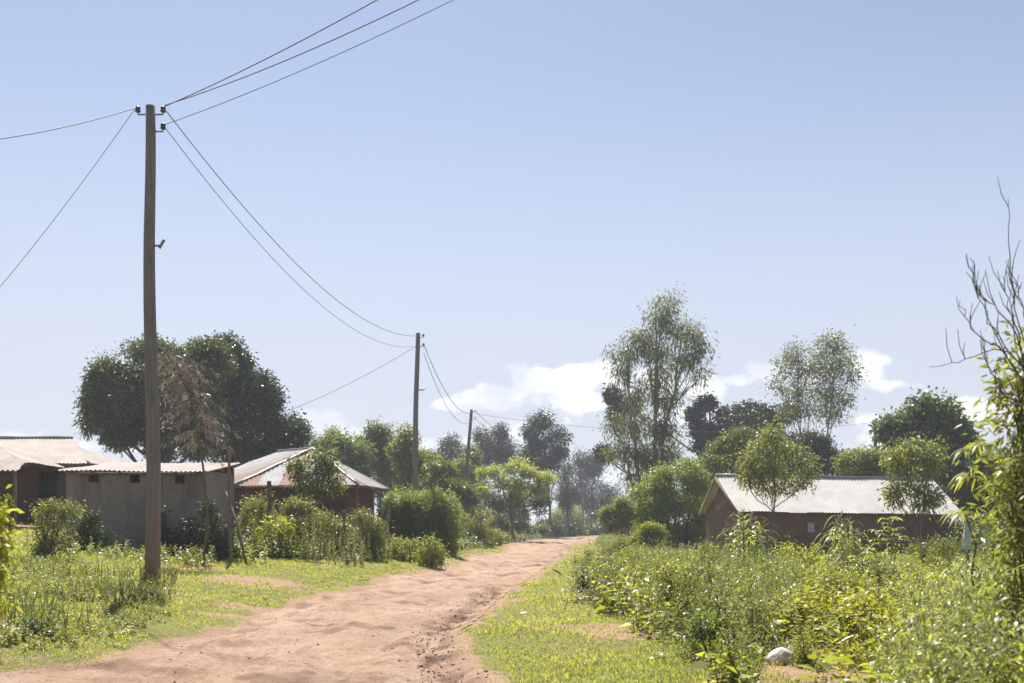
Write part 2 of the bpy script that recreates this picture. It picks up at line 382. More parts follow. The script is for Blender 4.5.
def road_mat():
    m, t, p = mat('red_dirt')
    a = nd(t, 'ShaderNodeAttribute', attribute_name='rnd').outputs['Fac']
    v = nd(t, 'ShaderNodeTexCoord').outputs['Object']
    n = noise(t, .5, 7, .62, v, (1, .4, 1), .6); n2 = noise(t, 4.5, 8, .72, v, (1, .45, 1), .3); n3 = noise(t, 30, 6, .7, v); n4 = noise(t, 1.7, 6, .65, v, (1, .3, 1), .8)
    c = mix(t, .45, ramp(t, n, [(.32, (.25, .135, .08)), (.47, (.40, .26, .175)), (.60, (.48, .35, .27)), (.75, (.55, .44, .36))]),
            ramp(t, n2, [(.34, (.15, .08, .05)), (.46, (.37, .235, .16)), (.58, (.49, .36, .275)), (.72, (.61, .50, .42))]))
    c = mix(t, .45, c, ramp(t, n3, [(.3, (.17, .095, .06)), (.5, (.42, .285, .20)), (.7, (.58, .46, .37))]))
    c = mix(t, ramp(t, n4, [(.53, (0, 0, 0)), (.64, (.7, .7, .7))]), c, (.27, .145, .095))      # redder, damper earth in patches
    c = mix(t, a, c, (.14, .08, .055))                                                      # washed-out edge
    t.links.new(c, p.inputs['Base Color']); p.inputs['Roughness'].default_value = .95; p.inputs['Specular IOR Level'].default_value = .1
    bump(t, p, mix(t, .5, n2, n3), 1.0, .055); return m
ROAD = road_mat()
SOIL = mud_mat('dark_soil', (.15, .09, .065), (.30, .20, .145))

# ------------------------------------------------------------------ terrain
def Yof(py): return F * EYE / (py - HY)
_L = [(0, 676), (110, 663), (160, 643), (216, 633), (266, 613), (340, 592), (399, 576), (457, 567), (472, 557), (506, 552), (509, 546), (545, 539.5), (590, 536.5)]
_R = [(483, 683), (462, 655), (453, 640), (472, 622), (504, 596), (527, 579), (548, 564), (572, 554), (566, 546), (590, 539.5), (604, 536.5)]
LY = np.array([-60, 4] + [Yof(y) for _, y in _L] + [190, 400]); LX = np.array([-5.6, -5.0] + [(x - CX) / F * Yof(y) for x, y in _L] + [19, 60.])
RY = np.array([-60, 4] + [Yof(y) for _, y in _R] + [190, 400]); RX = np.array([-.2, -.1] + [(x - CX) / F * Yof(y) for x, y in _R] + [24, 66.])
def road_edges(y):
    y = np.asarray(y, float); sc = np.clip(y / 25, .4, 3)
    l = np.interp(y, LY, LX) + (fnoise(y, y * 0, 2.2, 3, 3) - .5) * .4 * sc ** .5
    r = np.interp(y, RY, RX) + (fnoise(y, y * 0, 1.6, 3, 8) - .5) * .55 * sc ** .5
    return l, r
def ground_z(x, y):
    x = np.asarray(x, float); y = np.asarray(y, float)
    l = np.interp(y, LY, LX); r = np.interp(y, RY, RX)
    dl = np.maximum(l - x, 0); dr = np.maximum(x - r, 0)
    near = np.clip((90 - y) / 40, 0, 1) * np.clip((y + 10) / 12, 0, 1)
    z = near * np.minimum(.088 * dl + .10 * (1 - np.exp(-dl)), 1.75) + .05 * (1 - np.exp(-dr * 1.5)) * near
    off = np.clip(np.maximum(dl, dr) / .7, 0, 1)
    z = z + off * ((fnoise(x, y, 2.5, 3, 1) - .5) * .16 + (fnoise(x, y, .5, 2, 2) - .5) * .035) * np.clip((120 - y) / 60, .0, 1)
    ins = np.clip(np.minimum(x - l, r - x) / .7, 0, 1)
    return z - ins * .26 * np.clip((200 - y) / 50, 0, 1)
def gz(x, y): return float(ground_z(np.array([x]), np.array([y]))[0])
def G(px, d):
    x = (px - CX) / F * d
    return np.array([x, d, gz(x, d)])
DIRT = [(-5.4, 23.4, 1.15, 1.7), (-4.5, 18.4, .6, .35), (4.0, 12.0, 1.0, 1.1), (3.4, 10.6, 1.2, .8), (-18, 37, 4, 1.5), (12, 47, 4, 1.2)]
def dirt_amt(x, y):
    l, r = road_edges(y)
    d = np.maximum(np.maximum(l - x, x - r), 0) / np.clip(y / 25, .5, 3)
    a = np.clip(.85 - d / .6 + (fnoise(x, y, .8, 3, 301) - .5) * 1.2 * (d < 1.4), 0, 1) * .9
    a = np.maximum(a, np.clip((fnoise(x, y, 1.9, 3, 311) - .60) * 4, 0, .55))
    for cx_, cy_, rx, ry in DIRT:
        a = np.maximum(a, np.clip(1.35 - np.sqrt(((x - cx_) / rx) ** 2 + ((y - cy_) / ry) ** 2), 0, 1))
    return a
def grid(xs, ys):
    nx, ny = len(xs), len(ys); i = np.arange(ny - 1)[:, None] * nx + np.arange(nx - 1)[None]
    return np.stack([i, i + 1, i + nx + 1, i + nx], -1).reshape(-1, 4)
def spans(*seg):
    return np.concatenate([np.arange(a, b, s) for a, b, s in seg])
xs = np.concatenate([-np.geomspace(3000, 42, 20), spans((-40, -18, 1.0), (-18, 18, .16), (18, 40.1, 1.0)), np.geomspace(43, 3000, 20)])
ys = np.concatenate([-np.geomspace(300, 22, 6), spans((-20, 4, 1.5), (4, 36, .16), (36, 70, .5), (70, 200, 3.0)), np.geomspace(204, 4500, 24)])
GXm, GYm = np.meshgrid(xs, ys)
gxf, gyf = GXm.ravel(), GYm.ravel()
mb = MB(); mb.add(np.stack([gxf, gyf, ground_z(gxf, gyf)], 1), grid(xs, ys), dirt_amt(gxf, gyf))
tag(mb.build('ground', GROUND, smooth=True), 'grassy ground with bare red patches beside the dirt road', 'ground', None, 'structure')

# the road: one sheet with ruts, washed-out right edge
ry_ = np.concatenate([spans((-20, 6, .6), (6, 24, .05), (24, 60, .15), (60, 160, .8)), [162, 175, 190]])
NU = 110
uu_ = np.linspace(0, 1, NU)
el, er = road_edges(ry_)
rx = el[:, None] + (er - el)[:, None] * uu_[None]; rY = np.repeat(ry_[:, None], NU, 1)
dl_ = rx - el[:, None]; dr_ = er[:, None] - rx; wdt = (er - el)[:, None]
edge = np.minimum(np.minimum(dl_, dr_) / .35, 1)
z = -.02 + .0 * rx
ruts = 0
for c_, w_ in ((.30, .10), (.66, .11)):
    cc_ = c_ + .05 * (fnoise(rY, 0 * rY, 5, 2, 12) - .5)
    ruts = ruts + np.exp(-((uu_[None] - cc_) / w_) ** 2)
z = z - .075 * ruts + (fnoise(rx, rY, 1.4, 4, 21) - .5) * .10 + (fnoise(rx, rY * .55, .30, 4, 31) - .5) * .045 + (fnoise(rx, rY, .10, 3, 37) - .5) * .055
gut = np.exp(-((dr_ - .38) / .30) ** 2) * np.clip(fnoise(rY, 0 * rY, 2.2, 2, 41) * 2.2 - .45, 0, 1)
z = z - .10 * gut + (fnoise(rx, rY, .2, 3, 33) - .5) * .16 * gut
z = z * edge + (ground_z(rx, rY) + .006) * (1 - edge) + .0
z = np.maximum(z, ground_z(rx, rY) + .004)
mb = MB(); mb.add(np.stack([rx, rY, z], -1), grid(uu_, ry_), np.clip(gut.ravel() * np.clip(fnoise(rx, rY, .25, 3, 51) * 4 - 1.6, 0, 1).ravel() * .95 + .20 * (ruts * np.clip(fnoise(rx, rY, 1.6, 3, 57) * 3.2 - 1.15, 0, 1)).ravel() + .55 * np.clip(fnoise(rx * 1.0, rY * .6, .5, 3, 63) * 6 - 3.75, 0, 1).ravel(), 0, 1))
tag(mb.build('dirt_road', ROAD, smooth=True), 'rutted red dirt road curving away between the verges', 'road', None, 'structure')

RGX, RGY, RGZ = rx, ry_, z
def road_z(x, y):
    i = np.clip(np.searchsorted(RGY, y), 1, len(RGY) - 1); l_, r_ = el[i], er[i]; j = np.clip(((x - l_) / np.maximum(r_ - l_, .1) * (NU - 1)).astype(int), 0, NU - 1)
    return np.where((x > l_) & (x < r_), RGZ[i, j], ground_z(x, y))
# clods and pebbles along the washed-out edge
def clods(name, label, P, rad, m, seed, rnd=None):
    r = rngof(name + str(seed)); n = len(P); b = MB()
    base = np.array([[0, 0, 1], [1, 0, .1], [.3, .95, 0], [-.8, .6, .1], [-.8, -.6, 0], [.3, -.95, .1], [0, 0, -1]])
    fs = np.array([[0, 1, 2], [0, 2, 3], [0, 3, 4], [0, 4, 5], [0, 5, 1], [6, 2, 1], [6, 3, 2], [6, 4, 3], [6, 5, 4], [6, 1, 5]])
    ang = r.random(n) * 6.28; ca, sa = np.cos(ang), np.sin(ang)
    v = base[None] * (1 + .5 * (r.random((n, 7, 1)) - .5)) * rad[:, None, None] * np.array([1, 1, .6])
    v = np.stack([v[..., 0] * ca[:, None] - v[..., 1] * sa[:, None], v[..., 0] * sa[:, None] + v[..., 1] * ca[:, None], v[..., 2]], -1) + P[:, None]
    b.add(v, (np.arange(n)[:, None, None] * 7 + fs[None]).reshape(-1, 3), np.repeat(r.random(n), 7))
    return tag(b.build(name, m), label, 'loose soil', None, 'stuff')
r = rngof('clod'); n = 3000
cyv = r.uniform(10, 34, n); _, cr_ = road_edges(cyv)
cxv = cr_ - .36 + r.normal(0, .2, n); keep = fnoise(cyv, 0 * cyv, 2.2, 2, 41) > .42
cxv, cyv = cxv[keep], cyv[keep]
clods('soil_clods', 'broken dark soil clods along the washed out road edge', np.stack([cxv, cyv, road_z(cxv, cyv) + .004], 1), .005 + .022 * r.random(len(cxv)) ** 4, SOIL, 1)
n = 1100; cyv = 9 + 30 * r.random(n) ** 1.5; l_, r_ = road_edges(cyv); cxv = l_ + (r_ - l_) * r.random(n)
clods('road_gravel', 'small pebbles scattered over the dirt road', np.stack([cxv, cyv, road_z(cxv, cyv) + .004], 1), .004 + .016 * r.random(n) ** 4, ROAD, 2)
n = 420; cxv = 4.0 + r.normal(0, .6, n); cyv = 12.0 + r.normal(0, .8, n)
clods('field_soil_clods', 'dark brown soil clods on the bare patch in the weeds', np.stack([cxv, cyv, ground_z(cxv, cyv) + .02], 1), r.uniform(.01, .04, n), SOIL, 3)
# ------------------------------------------------------------------ buildings
def wall_cells(mb, o, u, w, h, t, holes=(), rnd=None):
    """upright wall from o along unit u, w long, h high, t thick away from the viewer side; holes = (x0, x1, z0, z1)"""
    u = unit(np.array([u[0], u[1], 0.0])); v = np.array([-u[1], u[0], 0.0]); o = np.array(o, float)
    xs_ = sorted({0.0, w, *[a for hh in holes for a in hh[:2]]}); zs_ = sorted({0.0, h, *[a for hh in holes for a in hh[2:]]})
    solid = lambda i, j: 0 <= i < len(xs_) - 1 and 0 <= j < len(zs_) - 1 and not any(hh[0] - 1e-6 <= xs_[i] and xs_[i + 1] <= hh[1] + 1e-6 and hh[2] - 1e-6 <= zs_[j] and zs_[j + 1] <= hh[3] + 1e-6 for hh in holes)
    P = lambda x, y, z: o + u * x + v * y + np.array([0, 0, z])
    for i in range(len(xs_) - 1):
        for j in range(len(zs_) - 1):
            if not solid(i, j): continue
            x0, x1, z0, z1 = xs_[i], xs_[i + 1], zs_[j], zs_[j + 1]
            mb.quad(P(x0, 0, z0), P(x1, 0, z0), P(x1, 0, z1), P(x0, 0, z1)); mb.quad(P(x1, t, z0), P(x0, t, z0), P(x0, t, z1), P(x1, t, z1))
            if not solid(i - 1, j): mb.quad(P(x0, t, z0), P(x0, 0, z0), P(x0, 0, z1), P(x0, t, z1))
            if not solid(i + 1, j): mb.quad(P(x1, 0, z0), P(x1, t, z0), P(x1, t, z1), P(x1, 0, z1))
            if not solid(i, j - 1): mb.quad(P(x0, t, z0), P(x1, t, z0), P(x1, 0, z0), P(x0, 0, z0))
            if not solid(i, j + 1): mb.quad(P(x0, 0, z1), P(x1, 0, z1), P(x1, t, z1), P(x0, t, z1))
def iron_face(mb, A, B, top, seed, lam=.11, amp=.013, sheet=.85, rusty=None):
    """corrugated sheeting over a planar face: eave A->B, top = inner points of the outline from A to B; ribs run up the slope"""
    A, B = np.array(A, float), np.array(B, float); top = [np.array(q, float) for q in top]
    e = unit(B - A); n = unit(np.cross(B - A, top[0] - A)); n = n if n[2] > 0 else -n
    U = np.cross(n, e); U = U if U[2] > 0 else -U
    Ltot = np.linalg.norm(B - A)
    sc = [(0.0, 0.0)] + [(float((q - A) @ e), float((q - A) @ U)) for q in top] + [(Ltot, 0.0)]
    smin, smax = min(q[0] for q in sc), max(q[0] for q in sc)
    m = max(int((smax - smin) / lam * 5), 8); s_ = np.linspace(smin, smax, m)
    # upper and lower bounds of the outline at every s
    poly = sc
    lo = np.full(m, np.inf); hi = np.full(m, -np.inf)
    for (s0, t0), (s1, t1) in zip(poly, poly[1:] + poly[:1]):
        a, b = min(s0, s1), max(s0, s1); k = (s_ >= a - 1e-9) & (s_ <= b + 1e-9)
        if b - a < 1e-9: continue
        tt = t0 + (t1 - t0) * (s_ - s0) / (s1 - s0)
        lo[k] = np.minimum(lo[k], tt[k]); hi[k] = np.maximum(hi[k], tt[k])
    r = np.random.default_rng(seed); sh = np.floor((s_ - smin) / sheet).astype(int); val = r.random(sh.max() + 1) * .55
    if rusty:
        for k_ in rusty:
            if k_ <= sh.max(): val[k_] = .9
    jag = (r.random(sh.max() + 1) - .5) * .07
    wv = amp * np.sin(s_ / lam * 2 * math.pi)
    n_row = 5
    f = np.linspace(0, 1, n_row)
    t_ = (lo + jag[sh] * (lo < .01))[:, None] * (1 - f)[None] + hi[:, None] * f[None]
    sag = .012 * np.sin(s_[:, None] * 1.7 + t_ * 2.1)
    v = A + e * s_[:, None, None] + U * t_[:, :, None] + n * (wv[:, None] + sag + .008 * (sh % 2)[:, None])[:, :, None]
    i = np.arange(m - 1)[:, None] * n_row + np.arange(n_row - 1)[None]
    mb.add(v, np.stack([i, i + n_row, i + n_row + 1, i + 1], -1).reshape(-1, 4), np.repeat(val[sh], n_row))
def cap_strip(mb, a, b, w=.09, lift=.03):
    a, b = np.array(a, float) + (0, 0, lift), np.array(b, float) + (0, 0, lift)
    m = np.linspace(0, 1, 9)[:, None]; p = a + (b - a) * m; p[:, 2] += .012 * np.sin(np.arange(9) * 2.1)
    mb.tube(p, w, 6, rnd=.2)
def beam(mb, a, b, w=.05):
    mb.tube(np.array([a, b], float), w, 5)
def windowed(root, o, u, x0, x1, z0, z1, bars, frame_m, name='window', pane_m=DARKW, depth=.08, rows=1):
    u = unit(np.array([u[0], u[1], 0.0])); v = np.array([-u[1], u[0], 0.0]); o = np.array(o, float)
    P = lambda x, z, y=depth: o + u * x + v * y + np.array([0, 0, z])
    fr = MB(); fw = .05
    for (a, b, c, d) in ((x0, x1, z0, z0 + fw), (x0, x1, z1 - fw, z1), (x0, x0 + fw, z0 + fw, z1 - fw), (x1 - fw, x1, z0 + fw, z1 - fw)):
        fr.box(P((a + b) / 2, (c + d) / 2), (b - a, .06, d - c), u)
    w_ = fr.build(name, frame_m, root)
    pn = MB(); pn.box(P((x0 + x1) / 2, (z0 + z1) / 2, depth + .035), (x1 - x0 - .01, .008, z1 - z0 - .01), u)
    pn.build('pane', pane_m, w_)
    if bars:
        br = MB()
        for k in range(1, bars): br.tube([P(x0 + (x1 - x0) * k / bars, z0 + .03, depth - .045), P(x0 + (x1 - x0) * k / bars, z1 - .03, depth - .045)], .013, 5)
        for k in range(1, rows + 1): br.tube([P(x0 + .02, z0 + (z1 - z0) * k / (rows + 1), depth - .06), P(x1 - .02, z0 + (z1 - z0) * k / (rows + 1), depth - .06)], .012, 5)
        br.build('grille', WHITEP if frame_m is WHITEP else BARS, w_)
    return w_

# --- grey rendered block with three small window openings, mono-pitch iron roof
d0 = 30.5
a = W(66, 525, d0); bq = W(205, 525, d0); zb = gz(a[0] + 2, d0) - .12
o = np.array([a[0], d0, zb]); u = np.array([1.0, 0, 0]); wid = bq[0] - a[0]; ht = W(0, 470.5, d0)[2] - zb
root = thing('rendered_block', 'low grey cement rendered block with three small windows behind the tall wooden pole', 'outbuilding', o)
hx = lambda p: (p - 66) / F * d0
hz = lambda p: W(0, p, d0)[2] - zb
wins = [(hx(88.5), hx(99), hz(482.5), hz(472.6)), (hx(129.5), hx(140), hz(483), hz(473)), (hx(175), hx(184.7), hz(483.6), hz(473.4))]
mb = MB(); wall_cells(mb, o, u, wid, ht, .16, wins)
wall_cells(mb, o + (wid - .001, .161, 0), (0, 1), 2.9, ht + .02, .16); wall_cells(mb, o + (.161, .161, 0), (0, 1), 2.9, ht + .02, .16)
wall_cells(mb, o + (0, 3.065, 0), u, wid, ht + .22, .16)
mb.build('wall', PLASTER, root)
for k, (x0, x1, z0, z1) in enumerate(wins):
    windowed(root, o, u, x0 + .004, x1 - .004, z0 + .004, z1 - .004, 3 if k == 2 else 0, BARS)
mb = MB()
A = W(56.5, 470.5, d0 - .35); B = W(207.5, 471.5, d0 - .35); C_ = B + (-.02, 3.75, .40); D_ = A + (.15, 3.75, .43)
iron_face(mb, A, B, [D_, C_], 3, lam=.13, amp=.016, sheet=.8)
rf = mb.build('roof', IRON_TAN, root)
mb = MB()
for p_, q_ in ((A + (.3, .25, -.06), B + (-.2, .25, -.06)), (A + (.3, 3.5, .30), B + (-.2, 3.5, .30))):
    mb = MB(); beam(mb, p_, q_, .04); mb.build('purlin', TIMBER, root)
for k in range(6):
    mb = MB(); q = A + (B - A) * (.04 + k * .184); beam(mb, q + (0, .06, -.03), q + (.1, 3.6, .37), .028); mb.build('rafter', TIMBER, root)

# --- red brick house with hipped iron roof, further back
d0 = 40.0
u = unit(np.array([.97, .0, 0])); a = W(-75, 525, d0); zb = 1.05
o = np.array([a[0], d0, zb]); hx = lambda p: (p + 75) / F * d0; hz = lambda p: W(0, p, d0)[2] - zb
wid = hx(86); ht = hz(463.2)
root = thing('brick_house', 'red brick house with hipped pale iron roof and barred window behind the grey block', 'house', o)
win = (hx(37.5), hx(58.3), hz(499.5), hz(471.2)); vent = (hx(44.5), hx(53), hz(467.6), hz(464.0))
mb = MB(); wall_cells(mb, o, u, wid, ht, .22, [win, vent])
wall_cells(mb, o + (wid - .001, .221, 0), (0, 1), 6.6, ht, .22); wall_cells(mb, o + (.221, .221, 0), (0, 1), 6.6, ht, .22); wall_cells(mb, o + (0, 6.83, 0), u, wid, ht, .22)
mb.box(o + (wid / 2, .3, -.6), (wid, .9, 1.3), u)
mb.build('wall', BRICK, root)
windowed(root, o, u, win[0] + .004, win[1] - .004, win[2] + .004, win[3] - .004, 8, BARS, rows=2)
mb = MB(); q = o + u * (vent[0] + vent[1]) / 2 + (0, .12, (vent[2] + vent[3]) / 2); mb.box(q, (vent[1] - vent[0] - .006, .03, vent[3] - vent[2] - .006), u); mb.build('vent', DARKW, root)
mb = MB()
for (x_, z_, w__, h_) in ((win[0] - .16, win[2] - .12, win[1] - win[0] + .32, .115),): mb.box(o + (x_ + w__ / 2, -.03, z_ + h_ / 2), (w__, .1, h_))
mb.build('sill', PLASTER, root)
A = W(-85, 462.3, d0 - .45); B = W(89, 463.3, d0 - .45); T1 = W(73, 438, d0 + 3.3); T0 = W(-60, 438, d0 + 3.3); B2 = np.array([B[0] + .1, d0 + 7.3, B[2]]); A2 = np.array([A[0], d0 + 7.3, A[2]])
mb = MB()
G1 = W(77.5, 446.5, d0 + 3.4)
iron_face(mb, A, B, [T0, T1, G1 + (-.03, -.05, 0)], 11, lam=.14, amp=.012, sheet=1.0)
iron_face(mb, B, B2, [G1], 12, lam=.14, amp=.012, sheet=1.0)
iron_face(mb, B2, A2, [G1 + (0, .2, -.06), T1, T0], 13, lam=.2, amp=.012); iron_face(mb, A2, A, [T0], 14, lam=.2, amp=.012)
rf = mb.build('roof', IRON_TAN, root)
mb = MB(); cap_strip(mb, T0, T1, .07, .01); cap_strip(mb, B, G1 + (-.1, 0, .02), .05, .0); mb.build('ridge_cap', IRON_TAN, rf)
mb = MB(); mb.slab([T1 + (.02, -.02, -.02), G1 + (-.28, -.45, -.03), G1 + (-.02, .4, -.02)], .03); mb.build('gablet', MUD, rf)
mb = MB(); mb.box((A + B) / 2 + (0, .08, -.07), (np.linalg.norm(B - A) - .2, .03, .12)); mb.build('fascia', TIMBER, rf)
# its low wing and porch sheet that reach into the frame
wg = thing('brick_annex', 'iron roofed wing with a low porch sheet beside the red brick house', 'annex', (-17.6, 35.6, 1.1))
A = W(-70, 461.8, 36.0); B = W(21.5, 461.8, 36.0); T = W(-4, 444.5, 38.2); T0 = W(-60, 444.5, 38.2); B2 = B + (0, 3.9, 0)
mb = MB(); iron_face(mb, A, B, [T0, T], 21, lam=.14, amp=.013); iron_face(mb, B, B2, [T], 22, lam=.14, amp=.013); mb.build('roof', IRON_TAN, wg)
A = W(-60, 470.6, 34.6); B = W(17.5, 470.3, 34.6); mb = MB(); iron_face(mb, A, B, [A + (.3, 1.45, .42), B + (-.35, 1.45, .42)], 23, lam=.16, amp=.03); mb.build('porch_sheet', IRON_TAN, wg)
o2 = W(-75, 525, 36.6); o2[2] = .95
mb = MB(); wall_cells(mb, o2, (1, 0), hx(-75) + W(14, 0, 36.6)[0] - o2[0], W(0, 463, 36.6)[2] - .95, .2); mb.build('wall', BRICK, wg)
mb = MB(); beam(mb, W(15, 471, 34.7), np.array([*W(15, 0, 34.7)[:2], 1.0]), .05); mb.build('post', TIMBER, wg)

# --- hut with many-sided hipped roof of patchy sheets
V = {'A': W(235.5, 485.5, 41.0), 'B': W(358.5, 487, 41.0), 'C': W(388.5, 488, 44.2), 'D': W(372, 486.5, 49.0), 'E': W(275, 486, 50.5), 'Gv': W(229, 486, 46.8), 'T1': W(313, 448.8, 44.8), 'T0': W(278, 448.2, 46.6)}
V['T0'][2] = V['T1'][2]; V['Gv'] = V['A'] + unit(V['T0'] - V['T1']) * 4.2
for k in ('B', 'C', 'D', 'E', 'Gv'): V[k][2] = V['A'][2]
root = thing('hip_roofed_hut', 'dark red mud hut under a many sided roof of white and rusty iron sheets', 'house', (V['A'][0] + 2.8, 44.5, gz(-7.5, 44.5)))
mb = MB()
iron_face(mb, V['A'], V['B'], [V['T1']], 31, lam=.12, amp=.016, sheet=.80, rusty=(0, 2, 4))
iron_face(mb, V['B'], V['C'], [V['T1']], 32, lam=.12, amp=.014, sheet=.6, rusty=(1,))
iron_face(mb, V['Gv'], V['A'], [V['T0'], V['T1']], 33, lam=.12, amp=.016, sheet=.9, rusty=(3,))
iron_face(mb, V['C'], V['D'], [V['T1']], 34, lam=.2); iron_face(mb, V['E'], V['Gv'], [V['T0']], 36, lam=.2); mb.quad(V['D'], V['T0'], V['T1'], rnd=.2); mb.quad(V['D'], V['E'], V['T0'], rnd=.2)
rf = mb.build('roof', IRON_OLD, root)
mb = MB(); cap_strip(mb, V['A'], V['T1'], .07, .02); cap_strip(mb, V['B'], V['T1'], .06, .02); cap_strip(mb, V['T0'], V['T1'], .07, .02); mb.build('ridge_cap', STEEL, rf)
ring = [V[k] for k in ('A', 'B', 'C', 'D', 'E', 'Gv')]; cen = sum(ring) / 6
mb = MB(); zg = gz(-7.5, 44.5) - .3
ins = [cen + (p - cen) * f for p, f in zip(ring, (.86, .80, .84, .84, .84, .86))]
for p, q in zip(ins, ins[1:] + ins[:1]):
    p0 = np.array([p[0], p[1], zg]); L_ = np.linalg.norm((q - p)[:2]); wall_cells(mb, p0, (q - p)[:2], L_, p[2] - zg + .12, .14)
mb.build('wall', MUDRED, root)
for k, px in enumerate((357, 373, 246)):
    p = W(px, 488, 41.2 if k != 1 else 42.6); mb = MB(); mb.tube([(p[0], p[1], zg), (p[0] + .02, p[1], (p[2] + zg) / 2), (p[0], p[1], p[2] + .03)], .045, 6); mb.build('veranda_post', TIMBER, root)
mb = MB()
for p, q in (('A', 'B'), ('B', 'C'), ('Gv', 'A')): beam(mb, V[p] + (0, .12, -.05), V[q] + (0, .12, -.05), .04)
mb.build('eave_pole', TIMBER, root)

# --- long mud-walled house with bright gabled roof
u = unit(np.array([1.0, .15, 0])); v = np.array([-u[1], u[0], 0])
EL = W(738, 511.6, 49.7); ERt = W(962, 514.4, 51.5)
Lh = float((ERt - EL) @ u); EL[2] = W(0, 511.6, 49.7)[2]; zE, zE2 = EL[2], ERt[2]
hw = 2.75
A = EL; B = EL + u * Lh; B[2] = zE2
TL = EL + v * hw - u * .12; TL[2] = W(0, 475.6, TL[1])[2]; TR = B + v * hw; TR[2] = W(0, 479.4, TR[1])[2]
A2 = A + v * 2 * hw; B2 = B + v * 2 * hw
zb = -.2
root = thing('mud_walled_house', 'long brown mud walled house with bright gabled iron roof beyond the weeds', 'house', (A[0] + 5, A[1] + 3, 0))
o = A + u * .28 + v * .42; o[2] = zb
wl_ = Lh - .85; hh_ = zE - zb + .16
px2x = lambda px: float((np.array([(px - CX) / F * 51.2, 51.2, 0]) - o) @ u)
z_at = lambda py: EYE + (HY - py) * 51 / F - zb
win1 = (px2x(802.6), px2x(810.6), z_at(532.5), z_at(522.6)); win2 = (px2x(883), px2x(890.5), z_at(530), z_at(522.6))
mb = MB(); wall_cells(mb, o, u, wl_, hh_, .2, [win1, win2])
for (s0, e0) in ((.2, True), (wl_ - .001, False)):
    p = o + u * s0 + v * .201; gl = 2 * hw - 1.05
    wall_cells(mb, p, v, gl, hh_ - .1, .2)
    pk = p + v * gl / 2; pk[2] = TL[2] - .12; tq = p.copy(); tq[2] = zb + hh_ - .1; tq2 = tq + v * gl
    mb.slab([tq + (0, 0, .001), pk, tq2 + (0, 0, .001)] if e0 else [tq + (0, 0, .001), tq2 + (0, 0, .001), pk], .2 if not e0 else -.2)
p = o + v * (2 * hw - .85); wall_cells(mb, p, u, wl_, hh_, .2)
mb.build('wall', MUD, root)
windowed(root, o, u, win1[0] + .004, win1[1] - .004, win1[2] + .004, win1[3] - .004, 4, WHITEP, pane_m=WHITEP, rows=3)
windowed(root, o, u, win2[0] + .004, win2[1] - .004, win2[2] + .004, win2[3] - .004, 0, TIMBER)
mb = MB(); iron_face(mb, A, B, [TL, TR], 41, lam=.16, amp=.013, sheet=.85); iron_face(mb, B2, A2, [TR, TL], 42, lam=.2, amp=.012)
rf = mb.build('roof', IRON_NEW, root)
mb = MB(); cap_strip(mb, TL, TR, .10, .0); mb.build('ridge_cap', STEEL, rf)
mb = MB()
for p, q in ((A, TL), (TL, A2)):
    d_ = unit(q - p); mb.slab([p + u * -.03 + (0, 0, -.03), q + u * -.03 + (0, 0, -.03), q + u * -.03 + (0, 0, -.19), p + u * -.03 + (0, 0, -.17)], .03)
mb.build('barge_board', TIMBER, rf)
for k in range(9):
    mb = MB(); q = A + (B - A) * (.03 + k * .117); beam(mb, q + v * .06 + (0, 0, -.05), q + v * .5 + (0, 0, .24), .035); mb.build('rafter_end', TIMBER, root)

# ------------------------------------------------------------------ utility poles and lines
def utility_pole(label, top, base, r0, r1, wob, arms):
    root = thing('utility_pole', label, 'utility pole', base, 'wooden utility poles along the road')
    b = MB(); k = 16; t = np.linspace(0, 1, k)[:, None]
    pts = np.array(base) + (0, 0, -.3) + (np.array(top) - base + (0, 0, .3)) * t
    pts[:, 0] += wob * np.sin(t[:, 0] * 7.0) * np.minimum(1, 4 * (1 - t[:, 0])) * np.minimum(1, 5 * t[:, 0])
    b.tube(pts, np.linspace(r0, r1, k), 14); b.build('shaft', POLE, root, smooth=True)
    b = MB(); tp = np.array(top); b.add(np.array([tp + (r1 * math.cos(q), r1 * math.sin(q), .004 - (.09 * math.cos(q))) for q in np.arange(14) / 14 * 6.283]), [list(range(14))]); 
    for (side, dz, dy) in arms:
        q = tp + (side * (r1 + .02), dy, -dz); e = q + (side * .13, 0, .0)
        br = MB(); br.tube([q + (-side * .06, 0, 0), e, e + (0, 0, .06)], .016, 6); w_ = br.build('insulator_bracket', STEEL, root)
        ins_ = MB(); z_ = np.array([.03, .05, .075, .085, .11, .125, .15, .16]); rr = np.array([.02, .05, .055, .035, .05, .052, .03, .012])
        ins_.tube(np.stack([np.full(8, e[0]), np.full(8, e[1]), e[2] + z_], 1), rr, 10); ins_.build('insulator', CERAM, w_, smooth=True)
    return root
d1 = 20.7
P1t, P1b = W(150.5, 106, d1), G(152, d1); P1b[0] = W(152.3, 0, d1)[0]
p1 = utility_pole('tallest grey wooden utility pole standing before the grey rendered block', P1t, P1b, .145, .088, .035, [(1, .16, 0), (1, .48, 0), (-1, .16, 0)])
b = MB(); q = W(154, 246, d1); b.tube([q + (-.02, -.02, 0), q + (.13, -.03, 0), q + (.15, -.03, .02)], .02, 7); b.tube([q + (.11, -.03, -.05), q + (.15, -.03, .02), q + (.20, -.03, .11)], .028, 7); b.build('lamp_bracket', STEEL, p1)
d2, d3, d4 = 50.0, 80.0, 146.0
P2t, P2b = W(418, 333, d2), G(413.5, d2)
p2 = utility_pole('second wooden utility pole rising behind the clipped hedge', P2t, P2b, .14, .10, .03, [(1, .2, 0), (1, .62, 0)])
b = MB(); q = W(418.8, 390, d2); b.tube([q, q + (.2, -.02, 0), q + (.3, -.02, .1)], .03, 6); b.build('lamp_bracket', STEEL, p2)
P3t, P3b = W(471.5, 409.5, d3), G(461.5, d3)
